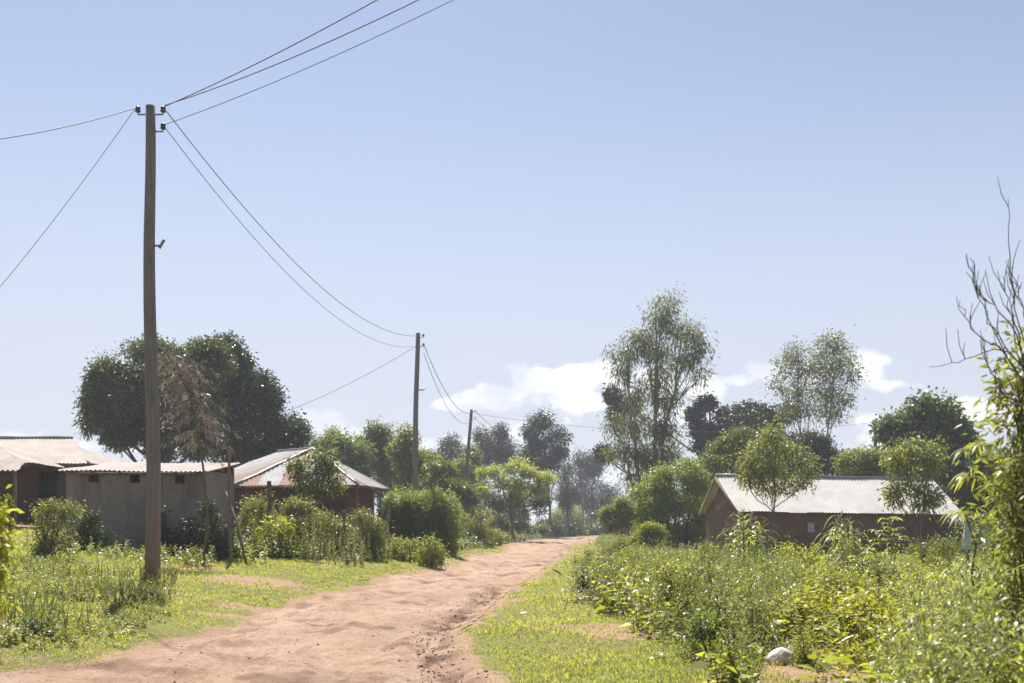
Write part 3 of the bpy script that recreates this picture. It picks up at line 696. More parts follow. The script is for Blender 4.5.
utility_pole('leaning wooden utility pole in front of the yellow green spreading tree', P3t, P3b, .15, .11, .02, [(1, .2, 0), (1, .7, 0)])
P4t, P4b = W(582.5, 468, d4), G(583, d4)
utility_pole('thin pale utility pole against the dark blue green casuarina', P4t, P4b, .13, .10, .0, [(1, .2, 0)])
P5t, P5b = W(875.5, 420, 84), G(875, 84)
utility_pole('short bare utility pole showing above the mud walled house roof', P5t, P5b, .15, .13, .0, [(-1, .3, 0)])
def cable(label, a, b, sag, r=.011, group='overhead cables'):
    a, b = np.array(a, float), np.array(b, float); t = np.linspace(0, 1, 40)[:, None]
    p = a + (b - a) * t; p[:, 2] -= 4 * sag * (t * (1 - t))[:, 0]
    m_ = MB(); m_.tube(p, r, 5)
    tag(m_.build('power_cable', WIRE, smooth=True, loc=a), label, 'cable', group)
i1 = P1t + (.24, 0, -.02); i2 = P1t + (.24, 0, -.36); i3 = P1t + (-.24, 0, -.02)
cable('black cable climbing steeply from the tallest pole, uppermost of three', i1, (8.0, 4.9, 9.6), .55, .009)
cable('black cable climbing from the tallest pole, middle one of three', i1 + (.02, 0, .03), (8.6, 5.0, 9.55), .75, .009)
cable('thin cable climbing from the lower insulator of the tallest pole, lowest of three', i2, (9.2, 5.0, 9.5), .62, .0065)
cable('sagging cable between the two tallest poles, the upper one', i1, P2t + (.26, 0, -.1), 1.28, .0095)
cable('sagging cable between the two tallest poles, the lower thinner one', i2, P2t + (.26, 0, -.5), 1.45, .0075)
cable('nearly level black cable running from the tallest pole out of the picture', i3, W(-60, 146, 17), .1, .009)
cable('thin cable slanting down from the top of the tallest pole towards the brick house', i3 + (-.05, 0, -.03), W(-30, 322, 22), .12, .0055)
cable('thin cable slanting from the second pole down to the mango trees', P2t + (0, 0, -.55), W(268, 418, 58), .25, .010)
cable('sagging cable from the second pole to the leaning pole, the upper one', P2t + (.26, 0, -.5), P3t + (.26, 0, -.1), 1.2, .016)
cable('sagging cable from the second pole to the leaning pole, the lower one', P2t + (.26, 0, -.9), P3t + (.26, 0, -.6), 1.5, .013)
cable('cable dropping from the leaning pole towards the casuarina, the upper one', P3t + (.26, 0, -.1), P4t + (.2, 0, -.1), 1.6, .018)
cable('cable dropping from the leaning pole towards the casuarina, the lower one', P3t + (.26, 0, -.6), P4t + (.2, 0, -.5), 1.9, .015)
cable('faint far cable crossing from the leaning pole to the short bare pole', P3t + (.2, 0, -.3), P5t + (-.25, 0, -.2), 1.0, .012)

# ------------------------------------------------------------------ trees and shrubs
DOWN = np.array([0, 0, -1.0])
def foliage(b, blobs, n, L, aspect, r, clus=14, droop=.3, shell=.55, up=.35, spread=1.9, nseg=1, hang=0.0, sub=5):
    """blobs: (centre, radii) clumps filled with clusters of leaves; returns the cluster centres"""
    if sub:
        out = []
        for c, rd in blobs:
            cs = []
            for _ in range(sub):
                dv = unit(r.normal(size=3)); s_ = r.uniform(.34, .62)
                cs.append((c + dv * rd * r.uniform(.45, .85), rd * s_ * np.array([1, 1, r.uniform(.7, 1.0)])))
            out.append(foliage(b, cs, n / len(blobs), L, aspect, r, clus, droop, shell, up, spread, nseg, hang, 0))
        return [np.concatenate(q) for q in out]
    wts = np.array([max(rd[0] * rd[2], 1e-6) for _, rd in blobs]); wts = wts / wts.sum(); cents = []
    for (c, rd), w in zip(blobs, wts):
        k = max(int(n * w / clus), 3)
        dv = unit(r.normal(size=(k, 3)))
        lump = 1 + .38 * (vnoise(dv[:, 0] * 1.7 + c[0], dv[:, 2] * 1.7 + c[2], .8, 3) - .5) + .25 * (r.random(k) - .5)
        rad = (shell + (1 - shell) * r.random(k) ** .6) * lump * np.where(r.random(k) < .14, r.uniform(1.1, 1.5, k), 1)
        cc = c + dv * rad[:, None] * rd
        cents.append(cc)
        nl = r.integers(int(clus * .6), int(clus * 1.4) + 1, k)
        idx = np.repeat(np.arange(k), nl); m = len(idx)
        off = r.normal(size=(m, 3)) * L * spread * .5
        P = cc[idx] + off
        D = unit(dv[idx] * .5 + unit(off) * .6 + r.normal(size=(m, 3)) * .45 + DOWN * droop)
        if hang: D = unit(D * (1 - hang) + DOWN * hang)
        N = r.normal(size=(m, 3)) * .75 + np.array([0, 0, 1.0]) * up + dv[idx] * .2
        ll = L * r.uniform(.65, 1.3, m)
        cv = r.random(k)
        b.leaves(P, D, N, ll, ll * aspect, droop=.12, nseg=nseg, rnd=np.clip(.45 * cv[idx] + .55 * r.random(m), 0, 1))
    return cents
def wiggle(p, q, r, k=7, amt=.06):
    p, q = np.array(p, float), np.array(q, float); t = np.linspace(0, 1, k)[:, None]
    L = np.linalg.norm(q - p); o = np.cumsum(r.normal(size=(k, 3)), 0) * amt * L / k ** .5
    o = o - o[0] - (o[-1] - o[0]) * t
    return p + (q - p) * t + o
def woody(root, base, blobs, cents, r, r0, bark, fork=.35, stems=1, twigs=6, name='trunk', sway=.05):
    """trunk, limbs to each clump and twigs out to its leaf clusters: one mesh"""
    b = MB(); base = np.array(base, float); tops = np.array([c for c, _ in blobs])
    zt = tops[:, 2].max(); hub0 = tops.mean(0)
    sb = [base + (r.normal() * r0 * (1.5 if stems > 1 else 0), r.normal() * r0 * (1.5 if stems > 1 else 0), -.15) for _ in range(stems)]
    grp = [[] for _ in range(stems)]
    order = np.argsort(tops[:, 0])
    for j, i in enumerate(order): grp[j * stems // len(order)].append(i)
    for s_, g_ in zip(sb, grp):
        if not g_: continue
        tp = tops[g_]; cx_ = tp.mean(0); top = np.array([cx_[0], cx_[1], tp[:, 2].max()]); 
        path = wiggle(s_, top, r, 12, sway); rr = np.linspace(r0, r0 * .22, 12); rr[0] *= 1.25
        b.tube(path, rr, 9 if r0 > .08 else 6)
        for i in g_:
            c, rd = blobs[i]
            tz = np.clip((c[2] - s_[2]) / max(top[2] - s_[2], .1) - fork * (.5 + .5 * r.random()), .12, .9)
            a = np.array([np.interp(tz, np.linspace(0, 1, 12), path[:, q]) for q in range(3)])
            ra = np.interp(tz, np.linspace(0, 1, 12), rr)
            br = wiggle(a, c, r, 7, .07); br[1:-1, 2] -= .05 * np.linalg.norm(c - a) * np.sin(np.linspace(0, math.pi, 7))[1:-1]
            b.tube(br, np.linspace(ra * .62, ra * .16 + .006, 7), 6)
            cc = cents[i]
            for q in r.choice(len(cc), min(twigs, len(cc)), replace=False):
                st = br[r.integers(2, 7)]
                b.tube(wiggle(st, cc[q], r, 5, .06), np.linspace(ra * .2 + .004, .006, 5), 4, cap=False)
    return b.build(name, bark, root, smooth=True)
def tree(name, label, cat, d, bpx, blobs, n, L, leaf, r0=.15, bark=BARK, aspect=.45, group=None, bz=None, dep=.85, part='trunk', crown='crown', seed='', scale=1.0, woodkw={}, **kw):
    r = rngof(label + seed); f = d / F
    base = G(bpx, d)
    if bz is not None: base[2] = bz
    bl = []
    for q in blobs:
        px, py, rx, ry = q[:4]; c = W(px, py, d); c[1] += (q[4] if len(q) > 4 else r.uniform(-.55, .55)) * rx * f
        bl.append((c, np.array([rx, rx * dep, ry]) * f * .92))
    root = thing(name, label, cat, base, group)
    b = MB(); cents = foliage(b, bl, int(n * 1.7), L * .82, aspect, r, **kw)
    woody(root, base, bl, cents, r, r0 * (.72 if r0 > .1 else 1), bark, name=part, **woodkw)
    b.build(crown, LM[leaf], root)
    return root

# --- behind the left buildings
tree('mango_tree', 'broad dark mango tree with yellowish new leaves behind the tall pole', 'tree', 58, 158,
     [(165, 398, 44, 34), (130, 420, 30, 26), (150, 350, 30, 13), (182, 351, 30, 13), (212, 356, 22, 16), (192, 420, 30, 34), (120, 372, 26, 18), (112, 400, 26, 24), (122, 388, 32, 26), (150, 362, 38, 22), (190, 366, 34, 24), (104, 415, 17, 22), (118, 438, 22, 16), (146, 412, 30, 32), (186, 415, 34, 36), (160, 442, 24, 18), (208, 392, 24, 30), (205, 440, 24, 22), (100, 385, 13, 12)],
     36000, .25, 'mango', .38, aspect=.4, shell=.4, woodkw={'twigs': 4})
tree('mango_tree', 'darker dense mango tree joined behind the broad one and the hut', 'tree', 62, 246,
     [(226, 352, 18, 14), (236, 366, 26, 20), (224, 362, 20, 22), (243, 378, 26, 26), (255, 412, 34, 34), (222, 400, 26, 34), (232, 410, 30, 30), (266, 396, 22, 26), (278, 424, 22, 24), (250, 440, 34, 26), (292, 440, 14, 14), (225, 448, 24, 22), (283, 452, 20, 12)],
     29000, .25, 'dark', .36, aspect=.42, shell=.4, woodkw={'twigs': 4})
tree('roadside_tree', 'pale green open tree rising behind the hip roofed hut', 'tree', 80, 341,
     [(340, 440, 15, 12), (326, 452, 16, 14), (352, 452, 16, 15), (338, 468, 24, 16), (318, 470, 14, 16), (358, 474, 14, 14)], 6500, .30, 'mid', .2, aspect=.4)
tree('roadside_tree', 'tall bushy tree with a pointed top between the hut and the second pole', 'tree', 84, 378,
     [(377, 430, 10, 11), (370, 446, 14, 13), (388, 449, 14, 13), (376, 466, 22, 16), (398, 470, 16, 16), (360, 468, 12, 14)], 6500, .30, 'mid', .2, aspect=.4)
tree('roadside_tree', 'olive green tree standing directly behind the second pole', 'tree', 76, 412,
     [(406, 440, 10, 14), (398, 458, 12, 14), (416, 462, 14, 16), (428, 472, 16, 16), (405, 480, 18, 14)], 5600, .28, 'olive', .18, aspect=.4)
tree('roadside_tree', 'low dark bushy tree at the foot of the second and leaning poles', 'tree', 72, 440,
     [(436, 476, 16, 14), (452, 488, 18, 16), (430, 494, 18, 14), (466, 496, 14, 14)], 5200, .26, 'mid', .15, aspect=.42)
k = 0
for (px, blobs, lab) in (
    (448, [(447, 440, 9, 10), (441, 455, 12, 12), (455, 457, 12, 14), (448, 472, 18, 14)], 'hazy grey green tree just before the leaning pole, first of the far row'),
    (480, [(480, 438, 8, 10), (473, 452, 11, 12), (488, 450, 11, 13), (482, 464, 16, 12)], 'hazy grey green tree just beyond the leaning pole, in the far row'),
    (503, [(503, 435, 8, 9), (497, 448, 11, 12), (510, 450, 11, 12), (504, 464, 16, 12)], 'hazy grey green tree against the tall open tree, in the far row')):
    tree('casuarina_tree', lab, 'tree', 135, px, blobs, 4200, .42, 'grey', .25, aspect=.25, group='hazy trees in the far row')
tree('casuarina_tree', 'large hazy blue green casuarina where the road disappears', 'tree', 166, 592,
     [(588, 462, 14, 14), (602, 470, 15, 18), (577, 474, 13, 20), (592, 488, 20, 22), (611, 492, 13, 22), (575, 500, 14, 20), (600, 512, 20, 16), (584, 520, 18, 12), (622, 512, 10, 14)],
     13000, .52, 'grey', .35, aspect=.22, droop=.6, hang=.2)
tree('casuarina_tree', 'slim hazy tree filling the gap beside the large casuarina', 'tree', 138, 566, [(566, 470, 8, 12), (562, 488, 10, 14), (570, 500, 10, 14)], 2600, .4, 'grey', .2, aspect=.22)
tree('tall_tree', 'tall open crowned tree with a bare thin trunk by the road bend', 'tree', 126, 551,
     [(543, 421, 13, 8), (532, 434, 11, 8), (556, 437, 12, 9), (540, 447, 12, 7), (562, 452, 9, 8), (528, 452, 9, 7), (551, 460, 11, 7), (537, 466, 8, 6)],
     6500, .40, 'grey', .26, aspect=.4, shell=.35, woodkw={'fork': .5, 'sway': .02})
tree('spreading_tree', 'low yellow green tree spreading in flat layers behind the leaning pole', 'tree', 96, 512,
     [(508, 465, 20, 5), (488, 473, 15, 5), (528, 471, 18, 5), (545, 478, 12, 4), (499, 482, 20, 6), (522, 484, 18, 6), (486, 492, 14, 7), (512, 496, 20, 7), (536, 490, 13, 5)],
     7500, .26, 'lime', .2, aspect=.5, up=1.1, droop=.05, shell=.2)
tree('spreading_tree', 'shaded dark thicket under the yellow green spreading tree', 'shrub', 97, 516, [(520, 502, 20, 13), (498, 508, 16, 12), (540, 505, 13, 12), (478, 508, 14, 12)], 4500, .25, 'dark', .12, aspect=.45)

# --- right of the road
tree('eucalyptus_tree', 'tallest eucalyptus tree with drooping pale leaves and several bare stems', 'tree', 72, 648,
     [(668, 302, 11, 9), (660, 317, 15, 12), (672, 330, 14, 10), (643, 338, 16, 13), (690, 333, 13, 13), (630, 352, 13, 12), (657, 352, 19, 14), (698, 350, 10, 14), (611, 351, 3.5, 6), (682, 362, 14, 12),
      (622, 372, 9, 12), (660, 378, 16, 12), (699, 374, 8, 11), (640, 392, 14, 11), (668, 398, 17, 12), (612, 425, 7, 12), (632, 425, 18, 15), (660, 428, 17, 18), (622, 450, 14, 14), (644, 455, 20, 18), (668, 455, 13, 20), (640, 480, 20, 14)],
     11500, .30, 'euca', .26, PALE, aspect=.27, droop=.7, hang=.35, shell=.1, sub=0, woodkw={'fork': .3, 'stems': 3, 'sway': .03, 'twigs': 8}, clus=9, spread=2.9)
tree('acacia_tree', 'dark flat topped acacia spreading behind the eucalyptus and mud walled house', 'tree', 100, 700,
     [(610, 396, 10, 7), (630, 405, 13, 9), (604, 455, 7, 6), (616, 414, 10, 6), (738, 420, 36, 8), (768, 413, 24, 6), (716, 432, 22, 12), (748, 436, 34, 12), (776, 428, 18, 8), (700, 436, 16, 16), (690, 414, 10, 9), (706, 404, 8, 5), (706, 428, 16, 12), (728, 433, 22, 15), (735, 415, 22, 8), (760, 412, 24, 9), (786, 416, 14, 8), (755, 432, 26, 14), (702, 455, 18, 20), (780, 435, 18, 12)],
     26000, .34, 'acacia', .4, aspect=.5, shell=.2, up=.9, sub=2, woodkw={'fork': .6, 'twigs': 6})
tree('slender_tree', 'slender sparse tree with two pale stems above the mud walled house roof', 'tree', 82, 812,
     [(832, 344, 11, 9), (820, 352, 8, 8), (796, 352, 10, 8), (845, 358, 9, 9), (786, 366, 9, 9), (806, 370, 12, 9), (830, 368, 14, 10), (850, 374, 8, 9), (778, 386, 7, 7), (798, 392, 12, 9), (824, 392, 14, 10), (844, 396, 9, 9), (808, 410, 12, 8), (832, 412, 12, 8), (788, 412, 8, 6)],
     5600, .30, 'euca', .15, PALE, aspect=.34, shell=.2, clus=7, spread=2.8, sub=0, woodkw={'stems': 2, 'twigs': 7, 'sway': .02, 'fork': .3})
tree('leafy_tree', 'rounded mid green tree rising behind the gable of the mud walled house', 'tree', 74, 735,
     [(736, 442, 18, 12), (718, 454, 16, 12), (752, 456, 18, 14), (734, 466, 24, 12), (766, 466, 14, 12)], 7000, .26, 'mid', .2)
tree('leafy_tree', 'dark rounded tree below the slender sparse tree', 'tree', 76, 812,
     [(812, 444, 20, 12), (798, 458, 18, 14), (828, 458, 16, 14), (812, 472, 26, 10)], 7000, .26, 'dark', .2)
tree('leafy_tree', 'pale feathery low tree behind the middle of the house ridge', 'tree', 70, 862,
     [(850, 462, 14, 9), (868, 459, 16, 10), (884, 466, 12, 10), (862, 472, 26, 8)], 5200, .24, 'olive', .15)
tree('broadleaf_tree', 'broad leaved tree with a rounded crown behind the far end of the mud walled house', 'tree', 66, 935,
     [(928, 408, 20, 10), (905, 420, 17, 11), (945, 418, 16, 10), (893, 432, 12, 9), (922, 428, 18, 12), (958, 430, 13, 11), (940, 444, 20, 14), (915, 447, 18, 12), (962, 446, 10, 10), (940, 468, 26, 20), (962, 484, 20, 24), (915, 470, 14, 16)],
     9500, .42, 'broad', .3, aspect=.5, clus=10, up=.8)
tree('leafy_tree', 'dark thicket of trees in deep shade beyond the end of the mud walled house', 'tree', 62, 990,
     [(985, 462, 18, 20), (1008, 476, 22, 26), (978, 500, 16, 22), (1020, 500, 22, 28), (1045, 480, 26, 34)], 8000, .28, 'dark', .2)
tree('round_bush_tree', 'large rounded feathery bush tree beside the gable of the mud walled house', 'tree', 60, 676,
     [(676, 478, 26, 20), (655, 490, 20, 20), (698, 490, 22, 24), (676, 505, 34, 22), (650, 512, 16, 16), (705, 512, 16, 22), (690, 528, 22, 14), (660, 524, 20, 14), (676, 492, 32, 26)],
     22000, .22, 'hedge', .15, aspect=.32, droop=.1, up=.3, sub=3, shell=.5, woodkw={'stems': 3})
tree('round_bush_tree', 'small leaning rounded tree with forked stem at the road edge', 'tree', 66, 626,
     [(621, 508, 15, 11), (610, 516, 9, 8), (632, 514, 12, 11), (618, 522, 12, 7)], 6500, .20, 'hedge', .09, aspect=.32, sub=2, shell=.5, woodkw={'stems': 2})
tree('shrub', 'bright lime green rounded shrub in front of the feathery bush tree', 'shrub', 50, 651,
     [(651, 528, 9, 7), (645, 534, 7, 6), (658, 533, 8, 7), (651, 538, 11, 6)], 2600, .14, 'lime', .03, STEM, aspect=.4, woodkw={'stems': 4})
tree('shrub', 'tiny yellow green shrub beside the bright lime green shrub', 'shrub', 52, 636, [(636, 537, 5, 5), (633, 541, 5, 4)], 800, .12, 'bright', .02, STEM, woodkw={'stems': 3})
tree('sapling', 'bushy young tree with thin bare stem before the bright iron roof', 'tree', 42, 773,
     [(776, 437, 12, 8), (762, 449, 13, 9), (790, 449, 13, 9), (748, 463, 11, 8), (774, 464, 18, 10), (803, 461, 9, 8), (758, 478, 12, 8), (788, 480, 14, 9), (772, 490, 13, 7), (806, 478, 6, 7), (745, 480, 6, 6)],
     3300, .18, 'olive', .05, aspect=.34, shell=.1, sub=3, spread=2.6, woodkw={'fork': .3, 'twigs': 8, 'sway': .02}, up=.2)
tree('sapling', 'thin young tree with rounded top before the far end of the bright roof', 'tree', 40, 923,
     [(913, 446, 16, 9), (928, 452, 15, 10), (900, 456, 11, 9), (914, 462, 22, 9), (936, 464, 9, 7), (894, 496, 6, 5), (932, 494, 9, 4), (918, 486, 5, 4), (924, 503, 8, 4), (897, 488, 4, 4)],
     2800, .18, 'olive', .04, sub=4, spread=2.6, aspect=.4, shell=.3, woodkw={'stems': 2, 'fork': .35, 'sway': .015})

# --- hedges, bushes
def skirt(blobs, d):
    out = list(blobs)
    for q in blobs:
        g = HY + (EYE - gz((q[0] - CX) / F * d, d)) * F / d
        if g - (q[1] + q[3]) > 2 : out.append((q[0], (q[1] + q[3] + g) / 2, q[2] * .9, (g - q[1] - q[3]) / 2 + 3))
    return out
def bush(label, d, bpx, blobs, n, L, leaf, name='bush', cat='bush', group=None, stems=4, bark=STEM, r0=.03, low=True, **kw):
    if low: blobs = skirt(blobs, d)
    return tree(name, label, cat, d, bpx, blobs, n, L, leaf, r0, bark, group=group, part='stem', crown='foliage', woodkw={'stems': stems, 'twigs': 4, 'sway': .04}, **kw)
bush('dense clipped hedge with sunlit top below the second pole', 46, 420,
     [(398, 503, 14, 12, 0), (398, 522, 15, 17, 0), (412, 506, 14, 14, .3), (412, 526, 16, 18, .2), (430, 502, 17, 13, -.2), (430, 522, 17, 18, -.2), (446, 507, 12, 13, 0), (446, 527, 13, 17, 0), (388, 508, 9, 12, 0), (389, 526, 10, 15, 0)],
     42000, .125, 'hedge', 'hedge', 'hedge', sub=0, aspect=.35, shell=.62, clus=16, dep=1.4, bark=BARK, up=1.3, droop=.0, spread=1.6)
bush('dome shaped clipped bush beside the road where it disappears', 150, 567, [(568, 515, 14, 10), (566, 522, 15, 9), (572, 525, 12, 8), (560, 525, 9, 8)], 9000, .34, 'hedge', sub=0, shell=.75, aspect=.4)
bush('round bush at the verge behind the clipped hedge, the larger of a pair', 112, 516, [(516, 513, 12, 9), (517, 521, 12, 9), (514, 528, 12, 9)], 5400, .27, 'mid', sub=0, shell=.7)
bush('round bush at the verge behind the clipped hedge, the smaller paler of a pair', 104, 496, [(498, 514, 10, 9), (497, 521, 11, 9), (499, 528, 12, 9)], 5000, .26, 'olive', sub=0, shell=.7)
bush('yellow green scrub behind the clipped hedge under the leaning pole', 64, 470, [(470, 524, 12, 12), (482, 520, 10, 11), (462, 532, 12, 11), (486, 530, 11, 9), (458, 515, 9, 10)], 5200, .15, 'weed', aspect=.4)
# tall stalky growth between the block and the clipped hedge
bush('tall stalky olive bush growing against the end of the grey block', 34.5, 255, [(248, 512, 12, 14), (262, 508, 13, 13), (255, 530, 18, 18), (270, 532, 13, 18), (244, 538, 10, 12)], 6200, .12, 'olive', aspect=.3, up=.2, shell=.3, bark=TWIG)
bush('tall stalky olive bush with pale tops in front of the hut wall', 34, 300, [(286, 508, 12, 13), (302, 506, 12, 12), (292, 528, 17, 18), (312, 524, 13, 16), (305, 540, 18, 12)], 6200, .12, 'olive', aspect=.3, up=.2, shell=.3, bark=TWIG)
bush('leafy bright green plant shooting up inside the olive bushes', 33, 275, [(272, 530, 8, 10), (280, 540, 10, 9), (262, 541, 8, 8), (286, 530, 5, 8)], 900, .17, 'bright', aspect=.45, nseg=2)
bush('shadowed brown and green bush under the hut veranda', 35, 336, [(330, 526, 12, 15), (344, 530, 10, 14), (338, 542, 14, 11)], 3800, .12, 'olive', aspect=.3, bark=TWIG)
bush('loose grey green bush around the veranda posts', 36, 366, [(362, 522, 11, 13), (374, 528, 11, 14), (358, 538, 12, 11), (376, 540, 11, 10)], 4400, .12, 'olive', aspect=.32, bark=TWIG)
bush('low light green bush growing at the foot of the clipped hedge', 38, 412, [(404, 544, 8, 7), (415, 548, 9, 7), (395, 548, 8, 6)], 1400, .13, 'weed', aspect=.4)
bush('scrubby bush with dark stems on the verge before the clipped hedge', 36, 432, [(430, 546, 8, 8), (440, 550, 7, 6), (424, 553, 7, 5)], 1300, .12, 'weed', aspect=.4)
tree('sapling', 'dark leafed sapling standing before the patchy hut roof', 'tree', 38, 318,
     [(320, 456, 9, 7), (312, 468, 10, 8), (328, 468, 9, 8), (318, 481, 13, 8), (300, 477, 6, 7), (333, 484, 7, 7), (296, 466, 3.5, 5), (310, 494, 9, 7)], 2000, .16, 'mid', .05, aspect=.42, spread=2.4, shell=.3, woodkw={'fork': .3, 'sway': .03})
bush('upright leggy bush with pale leaves before the brick house', 24.5, 45, [(40, 516, 8, 8), (50, 509, 9, 8), (62, 507, 9, 6), (44, 530, 8, 10), (55, 524, 8, 9), (40, 545, 7, 9), (72, 510, 7, 5)], 2000, .10, 'olive', aspect=.34, shell=.2, bark=TWIG)
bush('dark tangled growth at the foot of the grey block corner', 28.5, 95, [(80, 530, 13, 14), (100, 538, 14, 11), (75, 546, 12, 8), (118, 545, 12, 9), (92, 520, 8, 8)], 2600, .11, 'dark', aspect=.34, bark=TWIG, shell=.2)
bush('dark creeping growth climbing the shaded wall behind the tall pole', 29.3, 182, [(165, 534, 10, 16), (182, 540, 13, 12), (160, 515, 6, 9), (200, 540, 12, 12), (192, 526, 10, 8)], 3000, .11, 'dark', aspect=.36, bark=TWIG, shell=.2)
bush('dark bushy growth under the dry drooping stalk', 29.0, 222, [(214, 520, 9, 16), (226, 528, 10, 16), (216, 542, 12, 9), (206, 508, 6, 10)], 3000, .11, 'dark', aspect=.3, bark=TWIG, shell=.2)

# scrub that fills the ground beneath the far trees
def fill_bushes(label, grp, rows, leafs, seed, h=(9, 17), L=.2):
    r = np.random.default_rng(seed)
    for i, (px, d) in enumerate(rows):
        g = HY + (EYE - gz((px - CX) / F * d, d)) * F / d; hh = r.uniform(*h) * 70 / d; w = hh * r.uniform(.8, 1.3)
        bl = [(px + r.uniform(-.5, .5) * w, g - hh * q, w * r.uniform(.5, .8), hh * .45) for q in (.35, .4, .7, .95)]
        tree('shrub', label, 'shrub', d, px, bl, 2300, L, leafs[i % len(leafs)], .03, STEM, group=grp, part='stem', crown='foliage', seed=str(seed + i), woodkw={'stems': 4, 'twigs': 3}, dep=1.2)
fill_bushes('scrubby shrub in the thick undergrowth beneath the trees behind the clipped hedge', 'undergrowth shrubs beyond the hedge',
    [(300, 68), (322, 70), (345, 66), (368, 68), (392, 66), (410, 74), (430, 70), (448, 76), (462, 82), (478, 78), (492, 88), (500, 84), (470, 70), (488, 74), (360, 72), (384, 76)], ['mid', 'olive', 'hedge', 'weed', 'dark'], 900)
fill_bushes('distant scrubby shrub closing the far end of the dirt road', 'far shrubs at the road end',
    [(522, 118), (535, 124), (546, 128), (556, 134), (568, 140), (580, 152), (592, 156), (603, 154), (612, 130), (620, 122), (629, 112), (638, 104), (610, 160), (622, 150), (640, 140), (574, 160), (548, 150)], ['grey', 'olive', 'dark', 'mid'], 930, h=(14, 26), L=.32)
fill_bushes('scrubby shrub in the undergrowth behind the mud walled house', 'undergrowth shrubs beyond the house',
    [(640, 76), (655, 80), (670, 72), (685, 70), (700, 68), (965, 54), (980, 50), (996, 48), (1012, 46), (1030, 46), (955, 60), (947, 63), (953, 66), (960, 63), (968, 60)], ['dark', 'olive', 'mid'], 960, h=(14, 24))

def band(label, grp, rows, seed):
    r = np.random.default_rng(seed)
    for i, (px, top, d) in enumerate(rows):
        hw = r.uniform(9, 15); H = 528 - top
        bl = [(px + r.normal(0, .28) * hw * 1.2, top + 6 + H * q, hw * r.uniform(.4, .75) * (.55 + .6 * min(q * 2.2, 1)), r.uniform(7, 12)) for q in (0, .1, .2, .3, .42, .52, .64, .78)]
        tree('roadside_tree', label, 'tree', d, px, bl, 4600, .30 * d / 85, ['mid', 'olive', 'mid', 'dark', 'olive'][i % 5], .16, aspect=.38, group=grp, seed=str(seed + i), sub=2, spread=2.3)
band('ragged green tree in the continuous band of trees beyond the hut and the hedge', 'tree band beyond the hut', [(312, 444, 92), (330, 432, 98), (355, 436, 100), (390, 438, 96), (424, 452, 92), (440, 458, 98), (456, 462, 104), (470, 452, 112)], 1100)
band('ragged green tree in the band of trees behind the ridge of the mud walled house', 'tree band behind the house', [(708, 452, 90), (752, 446, 92), (782, 452, 88), (842, 452, 90), (876, 458, 86), (895, 450, 90)], 1150)

# ------------------------------------------------------------------ ground cover
def herbs(b, P, H, nl, L, aspect, r, p0=.9, p1=.2, lean=.16, nseg=1, droop=.15, t0=.12, stem_w=.006, taper=.45, up=1.0, stem_rnd=.12, whorl=2.4):
    """upright herbs: leaves spiralling up a leaning stem; P bases (n,3), H heights"""
    n = len(P)
    if not n: return
    ax = unit(np.stack([r.normal(0, lean, n), r.normal(0, lean, n), np.ones(n)], 1))
    j = np.arange(nl)[None] + r.random((n, nl)) * .6
    t = t0 + (1 - t0) * (j + .3) / nl
    az = r.random((n, 1)) * 6.28 + np.arange(nl)[None] * whorl + r.normal(0, .35, (n, nl))
    pt = p1 + (p0 - p1) * t + r.normal(0, .25, (n, nl))
    D = np.stack([np.cos(az) * np.cos(pt), np.sin(az) * np.cos(pt), np.sin(pt)], -1)
    Q = P[:, None] + ax[:, None] * (H[:, None] * t)[..., None]
    N = np.stack([-np.cos(az) * np.sin(pt), -np.sin(az) * np.sin(pt), np.cos(pt)], -1) * up + r.normal(0, .35, (n, nl, 3))
    sc = (H / np.mean(H))[:, None] ** .5
    LL = L * (1 - taper * t) * r.uniform(.7, 1.25, (n, nl)) * sc
    cv = r.random((n, 1)); rn = np.clip(.5 * cv + .5 * r.random((n, nl)), 0, 1)
    b.leaves(Q.reshape(-1, 3), D.reshape(-1, 3), N.reshape(-1, 3), LL.ravel(), (LL * aspect).ravel(), droop=droop, nseg=nseg, rnd=rn.ravel())
    if stem_w:
        a2 = r.random(n) * 6.28
        b.leaves(P - ax * .03, ax, np.stack([np.cos(a2), np.sin(a2) , 0 * a2], 1), H, stem_w * (1 + P[:, 1] / 12), nseg=1, rnd=np.full(n, stem_rnd))
def on_ground(x, y): return np.stack([x, y, ground_z(x, y)], 1)
BY = np.array([4, 10.1, 13.9, 18.8, 24.5, 35.4, 51, 69, 110]); BX = np.array([1.9, 1.75, 1.75, 1.35, 1.5, 2.0, 3.6, 5.8, 11.5])
def right_field(n, r, y0=6.2, y1=62, pxr=(560, 1075)):
    y = r.uniform(y0, y1, n); lo = np.maximum(np.interp(y, BY, BX) + (fnoise(y, y * 0, 1.5, 3, 61) - .5) * 1.4, (pxr[0] - CX) / F * y); hi = (pxr[1] - CX) / F * y
    k = hi > lo + .05; y, lo, hi = y[k], lo[k], hi[k]
    x = lo + (hi - lo) * r.random(len(y)); q = CX + F * x / y; k = ~((y < 11.5) & (abs(q - 776) < 27)) & ~((y < 10.9) & (q > 796) & (q < 908) & (r.random(len(y)) < .93)); return x[k], y[k]
def bare(x, y):
    return np.clip(1.3 - np.sqrt(((x - 4.0) / 1.0) ** 2 + ((y - 12.0) / 1.2) ** 2), 0, 1) + np.clip(1.2 - np.sqrt(((x - 3.4) / 1.1) ** 2 + ((y - 10.6) / .8) ** 2), 0, 1)
def clear_rock(x, y):
    px = CX + F * x / y
    return (y < 11.5) & (y > 8.5) & (px > 752) & (px < 800)
def pxof(x, y): return CX + F * x / y
def stuff(name, leaf, label, cat, fill):
    b = MB(); fill(b, rngof(name + label)); return tag(b.build(name, LM[leaf]), label, cat, None, 'stuff')

